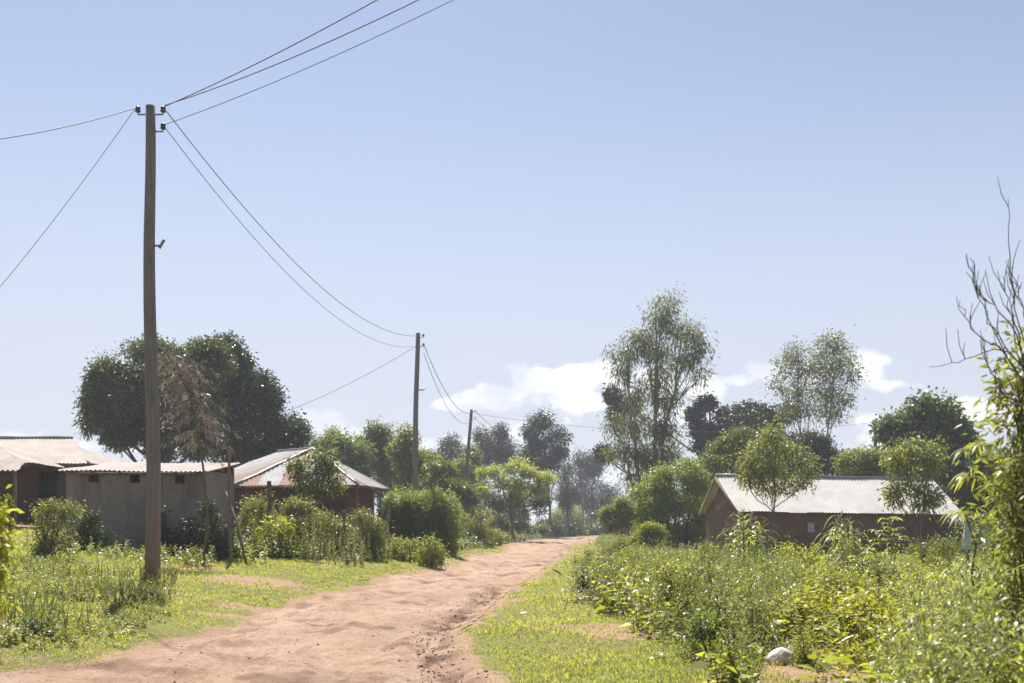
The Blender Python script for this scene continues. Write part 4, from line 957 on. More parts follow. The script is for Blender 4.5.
def tall(x, y):        # how high the growth stands over the field
    px = pxof(x, y)
    h = .10 + .75 * np.clip(fnoise(x, y, 2.0, 3, 71) * 1.6 - .3, 0, 1) ** 1.3
    h = h + .28 * np.clip((px - 760) / 120, 0, 1) * np.clip((26 - y) / 8, 0, 1)
    h = h * (1 - .55 * np.clip((y - 26) / 8, 0, 1))
    return h
def f_general(b, r):
    x, y = right_field(8600, r); k = (r.random(len(x)) > bare(x, y)) & (r.random(len(x)) < np.where(pxof(x, y) < 770, .6, 1)) & (fnoise(x, y, 1.3, 2, 81) > .42); x, y = x[k], y[k]
    k = (y < 16)
    herbs(b, on_ground(x[k], y[k]), tall(x[k], y[k]) * r.uniform(.5, 1.15, k.sum()), 16, .085, .42, r, p0=.7, p1=0., nseg=2)
    k = ~k
    herbs(b, on_ground(x[k], y[k]), tall(x[k], y[k]) * r.uniform(.5, 1.15, k.sum()), 13, .11, .45, r, p0=.7, p1=0.)
stuff('weeds', 'weed', 'tangled green leafy weeds covering the field before the mud walled house', 'weeds', f_general)
def f_olive(b, r):
    x, y = right_field(6400, r, 8, 58, (570, 800)); k = (r.random(len(x)) > bare(x, y)) & (fnoise(x, y, 1.8, 2, 91) > .38); x, y = x[k], y[k]
    herbs(b, on_ground(x, y), tall(x, y) * r.uniform(.7, 1.5, len(x)), 26, .055, .34, r, p0=1.0, p1=.3, lean=.24, stem_w=.007)
stuff('weeds', 'olive', 'dull grey green twiggy weeds among the leafy ones beside the grass verge', 'weeds', f_olive)
def f_bright(b, r):
    x, y = right_field(6800, r); k = (r.random(len(x)) > bare(x, y) * .8) & (fnoise(x, y, 1.6, 2, 101) > .47); x, y = x[k], y[k]
    herbs(b, on_ground(x, y), .8 * tall(x, y) * r.uniform(.4, 1.0, len(x)), 11, .165, .45, r, p0=.5, p1=-.1, lean=.3)
stuff('weeds', 'bright', 'bright yellow green broad leaved ground growth in the weedy field', 'weeds', f_bright)
def f_yellow(b, r):
    x, y = right_field(2900, r, 9, 24, (800, 935)); k = (fnoise(x, y, 1.1, 2, 111) > .47) & (r.random(len(x)) > bare(x, y)); x, y = x[k], y[k]
    herbs(b, on_ground(x, y), 1.0 * tall(x, y) * r.uniform(.6, 1.1, len(x)), 14, .10, .45, r, p0=.5, p1=0., lean=.25)
stuff('weeds', 'yellow', 'yellowing leafy weeds above the bare soil patch', 'weeds', f_yellow)
def f_silver(b, r):
    n = 1750; y = r.uniform(5.6, 15, n); px = r.uniform(868, 1090, n); px = px + (15 - y) * 2; x = (px - CX) / F * y
    k = (fnoise(x, y, 1.4, 2, 121) > .34) & (r.random(n) > bare(x, y) * 1.2) & (r.random(n) < np.clip((px - 860) / 70, .15, 1)); x, y = x[k], y[k]
    herbs(b, on_ground(x, y), r.uniform(.55, 1.12, len(x)) * np.clip((pxof(x, y) - 800) / 160, .45, 1.0), 34, .125, .16, r, p0=.95, p1=.2, lean=.18, nseg=3, droop=.4, taper=.3, stem_w=.008)
stuff('weeds', 'silver', 'tall glossy narrow leaved weeds crowding the near corner of the field', 'weeds', f_silver)
def f_low(b, r):      # creeping cover between the taller weeds
    x, y = right_field(17000, r); k = r.random(len(x)) > bare(x, y) * .9; x, y = x[k], y[k]
    herbs(b, on_ground(x, y), r.uniform(.06, .2, len(x)), 7, .075, .5, r, p0=.5, p1=.0, lean=.4, stem_w=0)
stuff('ground_cover', 'weed', 'low creeping green cover between the taller weeds', 'ground cover', f_low)
# the other side of the road
def left_field(n, r, y0, y1, pxl, pxr):
    y = r.uniform(y0, y1, n); px = r.uniform(pxl, pxr, n); return (px - CX) / F * y, y
def f_left(b, r):
    x, y = left_field(4600, r, 11.5, 23.5, -40, 215); px = pxof(x, y)
    edge = np.interp(y, [11.5, 13.5, 17, 21, 30], [40, 125, 180, 150, 80])
    k = (px < edge + (fnoise(x, y, 1.2, 2, 7) - .5) * 60) & (fnoise(x, y, 1.3, 2, 131) > .40); x, y = x[k], y[k]
    herbs(b, on_ground(x, y), (.03 + .22 * fnoise(x, y, 1.7, 3, 141)) * r.uniform(.5, 1.3, len(x)), 14, .065, .42, r, p0=.8, p1=.1, lean=.25)
stuff('weeds', 'weed', 'knee high leafy weeds around the foot of the tall pole', 'weeds', f_left)
def f_left2(b, r):
    x, y = left_field(1300, r, 12.5, 22, -30, 185); k = (fnoise(x, y, 1.2, 2, 151) > .52) & (pxof(x, y) < np.interp(y, [12, 14, 18, 26], [40, 120, 175, 185])); x, y = x[k], y[k]
    herbs(b, on_ground(x, y), r.uniform(.15, .5, len(x)), 22, .05, .35, r, p0=1.1, p1=.5, lean=.28, stem_w=.009)
stuff('weeds', 'olive', 'spiky dull olive weeds with dry stems before the grey block', 'weeds', f_left2)
def f_verge(b, r):    # rough growth along the far verges, both sides
    y = r.uniform(26, 115, 9000); l_, r__ = road_edges(y); s_ = r.random(len(y))
    x = np.where(s_ < .72, l_ - np.interp(y, [26, 34, 45, 60, 115], [3.2, 3.0, 1.6, 1.6, 2.]) - np.abs(r.normal(0, 2.6, len(y))), r__ + np.interp(y, [26, 50, 115], [9, 2.2, 1.2]) + np.abs(r.normal(0, 3.0, len(y))))
    k = (fnoise(x, y, 2.6, 2, 161) > .42); x, y = x[k], y[k]
    herbs(b, on_ground(x, y), (.18 + .5 * fnoise(x, y, 3, 2, 171)) * r.uniform(.5, 1.2, len(x)), 14, .14, .42, r, p0=.8, p1=.0, lean=.2)
stuff('weeds', 'weed', 'rough green weeds lining the far verges below the hedges', 'weeds', f_verge)
def f_grass(b, r):
    n = 560000; y = 5.5 + 75 * r.random(n) ** 1.7; px = r.uniform(-60, 1084, n)
    x = (px - CX) / F * y; l_, r__ = road_edges(y)
    d = np.maximum(l_ - x, x - r__)
    a = dirt_amt(x, y)
    inside = (d > -.25 * np.clip(y / 25, .6, 2)) & (r.random(n) > np.clip(a * .95 + (fnoise(x, y, .5, 2, 181) - .5) * .8, 0, .97))
    fld = (x > np.interp(y, BY, BX) + .8) & (r.random(n) > .45)
    k = inside & ~fld; x, y, d = x[k], y[k], d[k]; n = len(x)
    h = (.025 + .075 * fnoise(x, y, .9, 3, 191)) * r.uniform(.5, 1.4, n) * np.clip(.55 + d * .6, .4, 1.25) * (1 + .35 * np.clip((l0(x, y)) - 2.0, 0, 2))
    az = r.random(n) * 6.28; D = np.stack([np.cos(az) * .55, np.sin(az) * .55, np.ones(n)], 1); N = np.stack([np.cos(az), np.sin(az), .1 + 0 * az], 1)
    P = on_ground(x, y); P[:, 2] -= .005
    dry = fnoise(x, y, 1.1, 3, 201)
    b.leaves(P, D, N, h, (.0045 + .00042 * y) * r.uniform(.7, 1.4, n), droop=.35, nseg=1, rnd=np.clip(.55 * r.random(n) + .75 * (dry - .22), 0, 1))
def f_stalk(b, r):
    px = r.uniform(238, 394, 380); y = r.uniform(31.8, 36.5, 380); x = (px - CX) / F * y; k = x < np.interp(y, LY, LX) - 1.6; px, y, x = px[k], y[k], x[k]
    H = r.uniform(.3, 1.9, len(x)) * (.35 + .9 * fnoise(x, y, 1.1, 2, 77)) * np.where(px > 330, .8, 1)
    herbs(b, on_ground(x, y), H, 34, .13, .3, r, p0=1.0, p1=.2, lean=.09, stem_w=.012)
stuff('weeds', 'olive', 'head high stalky weeds growing between the bushes before the hut', 'weeds', f_stalk)
def f_bend(b, r):
    n = 2600; y = r.uniform(58, 125, n); px = r.uniform(452, 596, n); x = (px - CX) / F * y; l_, _ = road_edges(y); k = x < l_ - .5 - .8 * r.random(n); x, y = x[k], y[k]
    herbs(b, on_ground(x, y), r.uniform(.3, .95, len(x)) * np.clip((l_[k] - x) / 2, .3, 1), 14, .22, .42, r, p0=.8, p1=.1)
stuff('weeds', 'mid', 'waist high green weeds along the verge where the road bends away', 'weeds', f_bend)
def l0(x, y):
    l_, r__ = np.interp(y, LY, LX), np.interp(y, RY, RX); return np.maximum(l_ - x, x - r__)
stuff('grass', 'grass', 'short sunlit grass on the verges of the dirt road', 'grass', f_grass)
def f_tufts(b, r):
    n = 2300; y = r.uniform(8, 70, n); l_, r__ = road_edges(y); s_ = r.random(n) < .5
    x = np.where(s_, l_ - .2 - np.abs(r.normal(0, 1.4, n)), r__ + .2 + np.abs(r.normal(0, .9, n)))
    k = fnoise(x, y, 1.0, 2, 211) > .5; x, y = x[k], y[k]; n = len(x); m = 16
    X = np.repeat(x, m) + r.normal(0, .04, n * m); Y = np.repeat(y, m) + r.normal(0, .04, n * m)
    az = r.random(n * m) * 6.28; D = np.stack([np.cos(az) * .5, np.sin(az) * .5, np.ones(n * m)], 1); N = np.stack([np.cos(az), np.sin(az), .1 + 0 * az], 1)
    b.leaves(on_ground(X, Y), D, N, r.uniform(.07, .19, n * m), (.006 + .0004 * Y), droop=.5, nseg=2, rnd=r.random(n * m))
stuff('grass', 'grass', 'longer grass tufts scattered along both road edges', 'grass', f_tufts)
def f_litter(b, r):
    x, y = right_field(1300, r, 11, 40, (570, 930)); n = len(x)
    az = r.random(n) * 6.28; D = np.stack([np.cos(az), np.sin(az), r.normal(.25, .3, n)], 1)
    P = on_ground(x, y); P[:, 2] += r.uniform(.02, .3, n)
    b.leaves(P, D, r.normal(size=(n, 3)) + (0, 0, 1), r.uniform(.08, .25, n), r.uniform(.01, .04, n), droop=.3, nseg=2, rnd=r.random(n))
stuff('dry_litter', 'straw', 'dry brown leaves and stalks caught among the weeds', 'litter', f_litter)

# ------------------------------------------------------------------ single plants in the field
FB = [  # label, d, px, blobs, n, L, leaf
 ('dark shrub with bare twigs in the middle of the weeds, beyond the pale rock', 17.5, 690, [(680, 580, 22, 20), (705, 570, 20, 20), (692, 602, 26, 16), (720, 592, 14, 16)], 2600, .06, 'olive', TWIG),
 ('yellow green broad leaved shrub at the verge, short of the pale rock', 12.6, 694, [(690, 642, 18, 12), (706, 634, 14, 10), (682, 654, 12, 8), (712, 650, 12, 9)], 750, .075, 'bright', STEM),
 ('grey green twiggy shrub directly behind the pale rock', 11.9, 748, [(738, 640, 22, 18), (764, 634, 18, 14), (728, 656, 14, 10), (752, 612, 18, 16)], 2600, .045, 'olive', TWIG),
 ('low leafy shrub on the grass beside the fallen stick', 19.5, 582, [(574, 606, 10, 8), (588, 612, 10, 7)], 700, .065, 'weed', STEM),
 ('rounded pale green shrub at the field edge before the lime green shrub', 33, 640, [(630, 556, 16, 10), (650, 560, 16, 10), (640, 568, 20, 8)], 2300, .09, 'weed', STEM),
 ('low grey shrub at the road edge under the leaning rounded tree', 46, 612, [(608, 546, 12, 7), (622, 544, 11, 7), (614, 551, 15, 6)], 2200, .10, 'olive', STEM),
 ('loose shrub with pale leaf tips at the near corner of the gable wall', 34, 712, [(704, 552, 10, 10), (718, 556, 12, 10), (708, 566, 14, 8)], 1700, .09, 'weed', TWIG),
 ('leafy bright shrub between the two maize patches', 30, 800, [(794, 552, 14, 9), (812, 556, 12, 9), (800, 564, 16, 8)], 1500, .10, 'bright', STEM),
 ('narrow dark stemmed weed standing alone beside the pale rock', 11.0, 806, [(803, 640, 5, 9), (806, 652, 6, 9), (804, 664, 5, 7)], 420, .05, 'weed', TWIG),
 ('yellow leaved shrub with dark stems above the bare soil', 13.5, 858, [(840, 618, 18, 12), (868, 606, 18, 12), (850, 634, 16, 9), (880, 624, 14, 10)], 900, .08, 'yellow', TWIG),
 ('leafy low plant growing on the bare dark soil', 10.8, 862, [(850, 652, 16, 7), (876, 656, 16, 7)], 420, .07, 'bright', STEM),
 ('dense green shrub in front of the far end of the mud walled house', 26, 940, [(925, 548, 16, 10), (948, 545, 16, 10), (936, 560, 20, 10)], 2000, .09, 'weed', STEM),
 ('wiry shrub with long leaning stems on the verge by the tall pole', 17.5, 160, [(150, 592, 10, 9), (166, 600, 10, 8), (144, 604, 8, 6)], 700, .06, 'olive', TWIG),
 ('spiky dark shrub rising from the weeds near the tall pole', 16.5, 62, [(56, 594, 10, 16), (70, 600, 9, 12), (46, 606, 9, 10)], 900, .06, 'olive', TWIG),
 ('dark leafy clump low on the near verge across the road', 12.2, 34, [(28, 632, 14, 7), (40, 628, 10, 7)], 420, .07, 'dark', STEM),
]
for lab, d, px, bl, n, L, lf, bk in FB:
    bush(lab, d, px, bl, n, L, lf, 'shrub', 'shrub', aspect=.42, shell=.2, bark=bk, r0=.012, spread=2.4, up=.5)

def maize(px, d, top, lab, grp, seed):
    r = np.random.default_rng(seed); base = G(px, d); h = (W(0, top, d)[2] - base[2])
    root = thing('maize_plant', lab, 'maize', base, grp)
    b = MB(); tip = base + (r.normal(0, .06), r.normal(0, .06), h); st = wiggle(base, tip, r, 8, .02); b.tube(st, np.linspace(.018, .008, 8), 6); b.build('stalk', STEM, root)
    n = 13; t = np.linspace(.18, .95, n); P = np.stack([np.interp(t, np.linspace(0, 1, 8), st[:, q]) for q in range(3)], 1)
    az = r.random() * 6.28 + np.arange(n) * math.pi + r.normal(0, .5, n); pt = .75 + r.normal(0, .15, n)
    D = np.stack([np.cos(az) * np.cos(pt), np.sin(az) * np.cos(pt), np.sin(pt)], 1); N = np.stack([-np.cos(az) * np.sin(pt), -np.sin(az) * np.sin(pt), np.cos(pt)], 1)
    b = MB(); b.leaves(P, D, N, r.uniform(.55, .85, n), r.uniform(.06, .085, n), droop=r.uniform(.75, 1.2, n), nseg=6, rnd=r.random(n), prof=([0, .2, .6, 1], [.5, 1, .85, .04])); b.build('leaves', LM['maize'], root)
    n = 9; az = r.random(n) * 6.28; D = np.stack([np.cos(az) * .4, np.sin(az) * .4, np.ones(n)], 1)
    b = MB(); b.leaves(np.repeat(tip[None], n, 0), D, np.stack([np.sin(az), np.cos(az), 0 * az], 1), r.uniform(.15, .26, n), .02, droop=.25, nseg=3, rnd=r.random(n)); b.build('tassel', LM['straw'], root)
for i, (px, d, top) in enumerate([(728, 34, 526), (733, 33.6, 522), (738, 33, 519), (741, 32.6, 516), (745, 32.2, 513), (748, 32.8, 515), (752, 33.5, 518), (756, 32.9, 521), (761, 32.5, 525), (765, 32, 530), (735, 31.5, 529), (743, 31, 526), (750, 31.2, 527), (758, 31.4, 531)]):
    maize(px, d, top, 'maize plant in the patch before the near half of the mud walled house', 'maize in the near patch', 300 + i)
for i, (px, d, top) in enumerate([(832, 31.4, 527), (836, 31, 523), (840, 30.6, 519), (844, 30.2, 516), (848, 30.8, 521), (852, 31.2, 526), (829, 30.5, 535), (857, 30, 533), (838, 29.6, 531), (847, 29.4, 530)]):
    maize(px, d, top, 'maize plant in the patch before the middle of the mud walled house', 'maize in the middle patch', 330 + i)

def palmate(name, lab, cat, px, d, spots, leaf, L, seed, nfl=7, petiole=.22, r0=.014, stem_m=STEM, droop=.5, aspect=.2, group=None, tilt=.2):
    """a plant whose long-stalked leaves each spread narrow fingers; spots = tops of its stems in the picture"""
    r = np.random.default_rng(seed); base = G(px, d); root = thing(name, lab, cat, base, group); bs = MB(); bl = MB()
    for (sx, sy) in spots:
        top = W(sx, sy, d + r.uniform(-.25, .25)); st = wiggle(base + (r.normal(0, .03), r.normal(0, .03), -.05), top, r, 9, .06); bs.tube(st, np.linspace(r0, r0 * .45, 9), 6)
        n = 9
        for k in range(n):
            a = st[-1 - min(k // 3, 4)]; az = k * 2.4 + r.random(); e = r.uniform(.0, .9)
            q = a + petiole * r.uniform(.6, 1.2) * np.array([math.cos(az) * math.cos(e), math.sin(az) * math.cos(e), math.sin(e)])
            bs.tube([a, (a + q) / 2 + (0, 0, .02), q], [.004, .003, .003], 4, cap=False)
            f = np.arange(nfl); fa = az + (f - (nfl - 1) / 2) * (5.0 / nfl)
            D = np.stack([np.cos(fa), np.sin(fa), np.full(nfl, tilt) + r.normal(0, .12, nfl)], 1)
            bl.leaves(np.repeat(q[None], nfl, 0), D, np.tile([0, 0, 1.0], (nfl, 1)) + r.normal(0, .2, (nfl, 3)), L * r.uniform(.7, 1.1, nfl), L * aspect, droop=droop, nseg=3, rnd=r.random(nfl))
    bs.build('stem', stem_m, root); bl.build('leaves', LM[leaf], root)
    return root
palmate('cassava_plant', 'cassava plant with fingered bright leaves before the dark window of the mud walled house', 'cassava', 888, 22, [(884, 530), (897, 540), (872, 548), (890, 520)], 'bright', .17, 401)
palmate('cassava_plant', 'smaller cassava plant growing beside the bright fingered one, nearer the maize', 'cassava', 870, 20, [(862, 556), (878, 560)], 'bright', .16, 402)
palmate('star_leaved_plant', 'star of long narrow drooping leaves on a bare curved stem beside the white sack', 'plant', 988, 9.5, [(976, 450)], 'bright', .24, 403, nfl=8, petiole=.07, droop=.9, aspect=.13, tilt=.45)
palmate('castor_plant', 'tall leafy plant with fingered leaves crowding the edge of the picture above the weeds', 'plant', 1100, 7.2, [(1022, 440), (1034, 410), (1010, 500), (1030, 480)], 'weed', .15, 404, nfl=6, petiole=.2, r0=.018, aspect=.24)

# the high bush that closes the picture, with dead twigs standing out of its top
edge = bush('tall thin yellow green bush with bare dead twigs sticking out of its top', 7.4, 1085,
     [(1024, 352, 7, 10), (1020, 378, 8, 10), (1030, 392, 12, 14), (1016, 418, 8, 8), (1028, 432, 14, 14), (1034, 458, 18, 18), (1012, 468, 7, 8), (1022, 488, 12, 10), (1038, 510, 20, 20), (1015, 522, 14, 12), (1024, 548, 18, 16)],
     1900, .075, 'weed', 'overgrown_bush', 'bush', aspect=.32, shell=.1, r0=.006, nseg=2, spread=3.4, bark=TWIG)
r = rngof('twigs')
def px3(*pts, d=7.0): return np.array([W(x, y, d) for x, y in pts])
for pts in ([(1046, 420), (1022, 340), (1012, 280), (1010, 230), (1008, 198)], [(1030, 400), (1010, 360), (988, 320), (974, 285), (970, 258)], [(1030, 392), (1004, 352), (978, 335), (966, 318), (960, 300)],
            [(1034, 390), (1012, 350), (990, 350), (960, 362), (930, 367)], [(1034, 380), (1014, 330), (996, 306), (980, 296), (966, 272)], [(1030, 370), (1014, 340), (1008, 300), (1002, 276)],
            [(1028, 380), (1000, 340), (984, 310), (978, 290)], [(1040, 360), (1024, 320), (1020, 290), (1006, 260)], [(1026, 402), (1002, 388), (990, 372), (985, 350)], [(1024, 410), (1004, 396), (992, 392)], [(1020, 345), (1012, 318), (1015, 296), (1022, 282)]):
    p = px3(*pts, d=6.8 + r.random() * .5); t = np.linspace(0, 1, len(p)); tt = np.linspace(0, 1, 14)
    q = np.stack([np.interp(tt, t, p[:, k]) for k in range(3)], 1); q[1:-1] += r.normal(0, .008, (12, 3))
    b = MB(); b.tube(q, np.linspace(.0052, .002, 14), 5)
    for _ in range(4):
        a = q[r.integers(5, 13)]; e_ = a + r.normal(0, .035, 3) + (-.03, 0, .16); b.tube([a, (a + e_) / 2 + (-.012, 0, -.01), e_], [.003, .0025, .0018], 4, cap=False)
    b.build('dead_twig', TWIG, edge)
bush('bright leafy climber hanging into the frame beside the brick house', 9.4, -90,
     [(-5, 512, 6, 8), (-10, 530, 10, 10), (-4, 548, 6, 8), (-8, 572, 9, 10), (-6, 594, 8, 8)], 170, .075, 'bright', 'climber', 'climber', aspect=.55, shell=.2, nseg=2, low=False)

# dry drooping stalk by the grey block, its stake and the leaning branch
base = G(203, 27.0); root = thing('withered_reed', 'tall dry arching stalk with brown drooping leaves rising over the grey block', 'reed', base)
r = rngof('reed'); p = np.array([W(x, y, 27.0) for x, y in ((207, 560), (208, 520), (205, 480), (200, 445), (195, 415), (188, 390), (178, 368), (165, 352))]); p[0] = base
tt = np.linspace(0, 1, 30); st = np.stack([np.interp(tt, np.linspace(0, 1, 8), p[:, k]) for k in range(3)], 1)
b = MB(); b.tube(st, np.linspace(.035, .012, 30), 7); b.build('stem', STEM, root)
b = MB(); bl = MB()
for k in range(110):
    a = st[r.integers(13, 30)] + r.normal(0, .02, 3); s_ = 1 if k % 2 else -1; L = r.uniform(.4, 1.1) * (1.0 if k % 3 else .7)
    dr = np.array([s_ * r.uniform(.3, 1), r.normal(0, .5), r.uniform(.0, .5)]); dr = dr / np.linalg.norm(dr)
    t = np.linspace(0, 1, 9)[:, None]; q = a + dr * L * t; q[:, 2] -= (.75 * L * t ** 2)[:, 0]
    b.tube(q, np.linspace(.009, .003, 9), 4, cap=False)
    m = 16; ti = r.uniform(.15, 1, m); P = np.stack([np.interp(ti, np.linspace(0, 1, 9), q[:, j]) for j in range(3)], 1)
    D = r.normal(0, .35, (m, 3)) + dr * .5 + DOWN * .75; bl.leaves(P, D, r.normal(size=(m, 3)), r.uniform(.10, .24, m), .016, droop=.15, nseg=1, rnd=r.random(m))
b.build('leaf_stalk', TWIG, root); bl.build('leaves', LM['straw'], root)
def stick(name, label, cat, pts, r0, r1, m=TIMBER, group=None):
    r = rngof(label); p = np.array(pts, float); t = np.linspace(0, 1, len(p)); tt = np.linspace(0, 1, 12); q = np.stack([np.interp(tt, t, p[:, k]) for k in range(3)], 1); q[1:-1] += r.normal(0, r0 * .22, (10, 3))
    b = MB(); b.tube(q, np.linspace(r0, r1, 12), 7)
    return tag(b.build(name, m, smooth=True, loc=p[0]), label, cat, group)
def post(px, d, top, label, r0=.05, dx=0): 
    g = G(px, d); t = W(px + dx, top, d); g[2] -= .2; return stick('fence_post', label, 'post', [g, (g + t) / 2, t], r0, r0 * .85, TIMBER, 'rough fence posts among the bushes')
post(231, 28.3, 449, 'tall crooked stake standing at the corner of the grey block', .042, -2)
post(269, 34.0, 481, 'pale weathered post before the patchy roofed hut, short and thick', .085)
post(297, 35.0, 486, 'thin post sticking out of the stalky bush with pale tops', .05)
post(348, 33.8, 510, 'brown post among the shadowed bush under the veranda', .06, -4)
post(388, 40, 500, 'stubby post beside the clipped hedge', .09)
post(431, 36.3, 544, 'dark stub of a post on the verge before the clipped hedge', .07)
stick('leaning_branch', 'dark bare branch leaning from the ground up to the grey block wall', 'branch', [G(247, 27.6), W(236, 520, 28.3), W(226, 492, 29.2)], .038, .022, TWIG)
stick('fallen_stick', 'thin dry stick lying aslant on the grass before the weeds', 'stick', [G(628, 17.0) + (0, 0, .10), W(608, 604, 18.0), W(589, 588, 18.6)], .022, .01, TWIG)
g = G(592, 19.5)
tree('dry_stick_tuft', 'dark withered tuft on the grass above the fallen stick', 'weed', 20, 586, [(585, 582, 5, 4)], 60, .08, 'dark', .008, TWIG, part='stem', crown='foliage')
# heap of dry stalks and leaves
hp = G(640, 19.5); root = thing('brush_heap', 'heap of dry brown stalks and leaves among the weeds beyond the verge', 'brush heap', hp); r = rngof('heap')
b = MB(); n = 900; P = np.stack([r.normal(0, .55, n), r.normal(0, .45, n), np.zeros(n)], 1) + hp; P[:, 2] += np.abs(r.normal(0, .16, n)); az = r.random(n) * 6.28
b.leaves(P, np.stack([np.cos(az), np.sin(az), r.normal(.5, .5, n)], 1), r.normal(size=(n, 3)) + (0, 0, .6), r.uniform(.12, .42, n), r.uniform(.012, .045, n), droop=.4, nseg=3, rnd=r.random(n)); b.build('dry_leaves', LM['straw'], root)
for k in range(16):
    a = hp + (r.normal(0, .45), r.normal(0, .35), .0); b = MB(); b.tube(wiggle(a, a + (r.normal(0, .3), r.normal(0, .3), r.uniform(.3, .62)), r, 6, .08), np.linspace(.012, .005, 6), 5); b.build('stalk', TWIG, root)

def rock(name, label, cat, at, size, m, seed, flatk=.7):
    import bmesh
    r = np.random.default_rng(seed); bm = bmesh.new(); bmesh.ops.create_icosphere(bm, subdivisions=4, radius=1); v = np.array([q.co[:] for q in bm.verts]); f = np.array([[q.index for q in p.verts] for p in bm.faces]); bm.free()
    for _ in range(11):
        nrm = unit(r.normal(size=3)); h = r.uniform(.55, .88); s_ = v @ nrm; v = v - np.maximum(s_ - h, 0)[:, None] * nrm * .92
    v = v * (1 + .10 * (fnoise(v[:, 0] + v[:, 2], v[:, 1] - v[:, 2], .5, 3, seed % 50) - .5))[:, None]
    v[:, 2] = np.maximum(v[:, 2], -.45); b = MB(); b.add(v * np.array(size) + np.array(at) + (0, 0, size[2] * .35), f)
    return tag(b.build(name, m, smooth=False, loc=at), label, cat)
rock('rock', 'large pale boulder on the grass at the edge of the weeds', 'rock', G(778, 11.2), (.165, .13, .13), ROCK, 7)
rock('stone', 'small white stone lying on the verge grass near the road', 'stone', G(524, 17.6), (.075, .06, .035), WHITEP, 9)
rock('stone', 'white stone half hidden by weeds beside the bare soil', 'stone', G(826, 10.9), (.07, .06, .06), WHITEP, 12)
rock('stone', 'flat grey stone on the grass between the road and the fallen stick', 'stone', G(566, 22), (.09, .06, .03), ROCK, 15)
# white sack over a post, brushwood pile, cloths
g = G(967, 30); root = thing('sack_covered_post', 'pale grey white sack draped over a post near the end of the mud walled house', 'sack', g)
b = MB(); k = 9; zz = np.linspace(0, 1, k); top = W(966, 515, 30); an = np.arange(18) / 18 * 6.283; v = []
for q in zz:
    rr = (.12 - .085 * q ** 1.3) * (1 + .13 * np.sin(an * 5 + q * 2)); v.append(np.stack([g[0] + rr * np.cos(an), g[1] + rr * np.sin(an), np.full(18, g[2] + .75 + (top[2] - g[2] - .75) * q)], 1))
i = np.arange(k - 1)[:, None] * 18; j = np.arange(18)[None]; b.add(np.concatenate(v), [np.stack([i + j, i + (j + 1) % 18, i + 18 + (j + 1) % 18, i + 18 + j], -1).reshape(-1, 4), np.arange(18) + (k - 1) * 18])
SACK = flat('woven_sack', (.42, .46, .48), .8, 0, .25, 9, .4); b.build('sack', SACK, root, smooth=True)
b = MB(); b.tube([g + (0, 0, -.2), g + (.02, 0, .5), g + (0, 0, .95)], .05, 7); b.build('post', TIMBER, root)
root = thing('brushwood_pile', 'low pile of brown brushwood before the far end of the mud walled house', 'brushwood', G(930, 33)); r = rngof('bw'); g = G(930, 33)
for k in range(34):
    a = g + (r.uniform(-1.0, .5), r.normal(0, .3), .45 + r.uniform(0, .55)); b = MB(); b.tube(wiggle(a, a + (r.uniform(.5, 1.1), r.normal(0, .3), r.normal(0, .1)), r, 5, .05), np.linspace(.022, .012, 5), 5); b.build('branch', TWIG if k % 3 else bpy.data.materials['rough_timber'], root)
def cloth(label, px, d, y0, y1, w, col, seed):
    r = np.random.default_rng(seed); m = flat('cloth_' + str(seed), col, .9, 0, .2, 6, .3); nx, ny = 9, 12; b = MB(); u_ = np.linspace(-1, 1, nx); t_ = np.linspace(0, 1, ny)
    a, c = W(px, y0, d), W(px, y1, d); X = a[0] + w * u_[None] * (.35 + .65 * t_[:, None] ** .7) ; Y = d + .06 * np.sin(u_[None] * 7 + t_[:, None] * 2) ; Z = a[2] + (c[2] - a[2]) * t_[:, None] + 0 * u_[None]
    v = np.stack([X, Y + 0 * X, Z], -1).reshape(-1, 3); b.add(np.vstack([v, v + (0, .012, 0)]), [grid(u_, t_), grid(u_, t_)[:, ::-1] + nx * ny])
    return tag(b.build('hanging_cloth', m, smooth=True, loc=a), label, 'cloth')
cloth('dark purple cloth hanging in the shade under the feathery bush tree', 686.5, 52.5, 523, 545, .11, (.035, .02, .11), 71)
cloth('dull red cloth hung on the shrub at the end of the road', 611, 62, 525, 532, .11, (.16, .045, .05), 72)

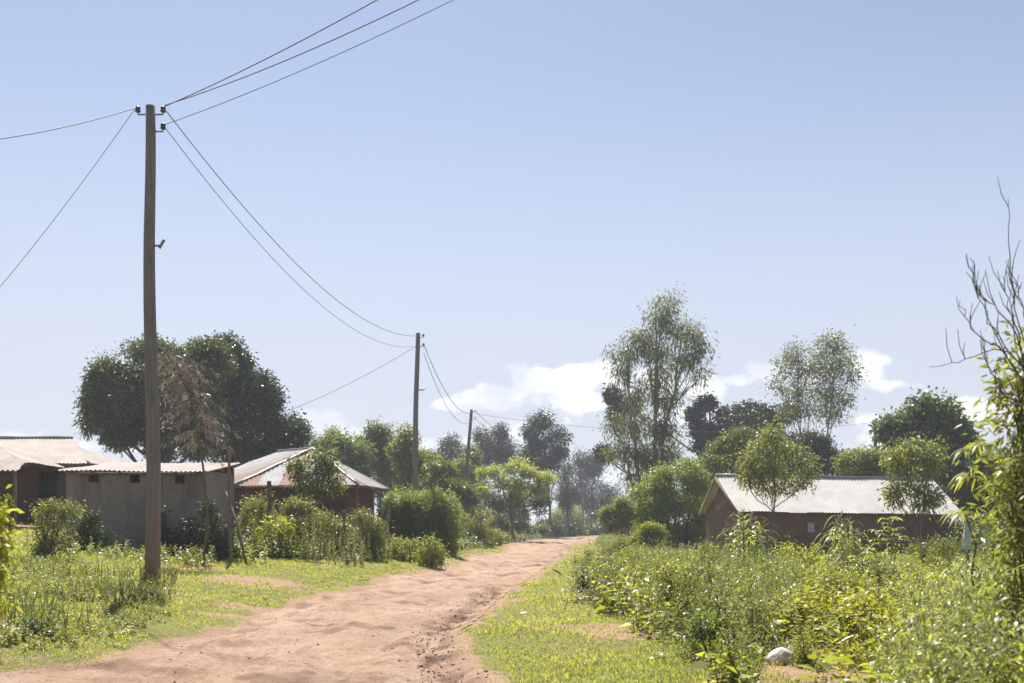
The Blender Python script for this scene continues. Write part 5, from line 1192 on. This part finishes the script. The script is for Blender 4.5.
# ragged shrubs repeated through the field: a few kinds, each copied with its parts
def copy_tree(o, parent=None):
    c = o.copy(); COL.objects.link(c); c.parent = parent
    for ch in list(o.children): copy_tree(ch, c)
    return c
r = rngof('scrub'); protos = []
for i, (lf, bk) in enumerate((('weed', STEM), ('olive', TWIG), ('mid', STEM), ('bright', STEM), ('olive', TWIG))):
    f_ = 1100 / 16.0; bl = [(690 + r.uniform(-14, 14), 603 - r.uniform(0, 26), r.uniform(7, 14), r.uniform(6, 11)) for _ in range(7)]
    protos.append(bush('ragged knee high shrub among the weeds between verge and mud walled house', 16.0, 690, bl, 1100, .055 if lf != 'bright' else .08, lf, 'shrub', 'shrub', 'ragged shrubs through the weeds', aspect=.4, shell=.15, bark=bk, r0=.008, spread=2.6, up=.4))
spots = []
while len(spots) < 46:
    y = r.uniform(11.5, 42); lo = float(np.interp(y, BY, BX)) + .25; hi = (960 - CX) / F * y; x = lo + (hi - lo) * r.random() ** 1.4
    if bare(x, y) > 0 or (y < 13 and 740 < pxof(x, y) < 830) or any((x - a) ** 2 + (y - b_) ** 2 < .8 for a, b_ in spots): continue
    spots.append((x, y))
for i, (x, y) in enumerate(spots):
    o = protos[i] if i < 5 else copy_tree(protos[i % 5])
    o.location = (x, y, gz(x, y)); k = r.uniform(.7, 1.35) * (1 - .45 * min(max(y - 24, 0) / 10, 1)); o.scale = (k, k, k * r.uniform(.8, 1.25)); o.rotation_euler = (0, 0, r.uniform(0, 6.28))
# ------------------------------------------------------------------ air
mb = MB(); mb.box((0, 2100, 10.0), (6400, 5200, 24.0))
hm = bpy.data.materials.new('air'); hm.use_nodes = True; ht_ = hm.node_tree; ht_.nodes.remove(ht_.nodes['Principled BSDF'])
pv = ht_.nodes.new('ShaderNodeVolumePrincipled'); pv.inputs['Density'].default_value = .0007; pv.inputs['Color'].default_value = (.90, .94, 1.0, 1); pv.inputs['Anisotropy'].default_value = .3
ht_.links.new(pv.outputs[0], ht_.nodes['Material Output'].inputs['Volume'])
hz_o = mb.build('haze', hm); hz_o['kind'] = 'stuff'; hz_o['label'] = 'thin pale haze in the air over the whole place'
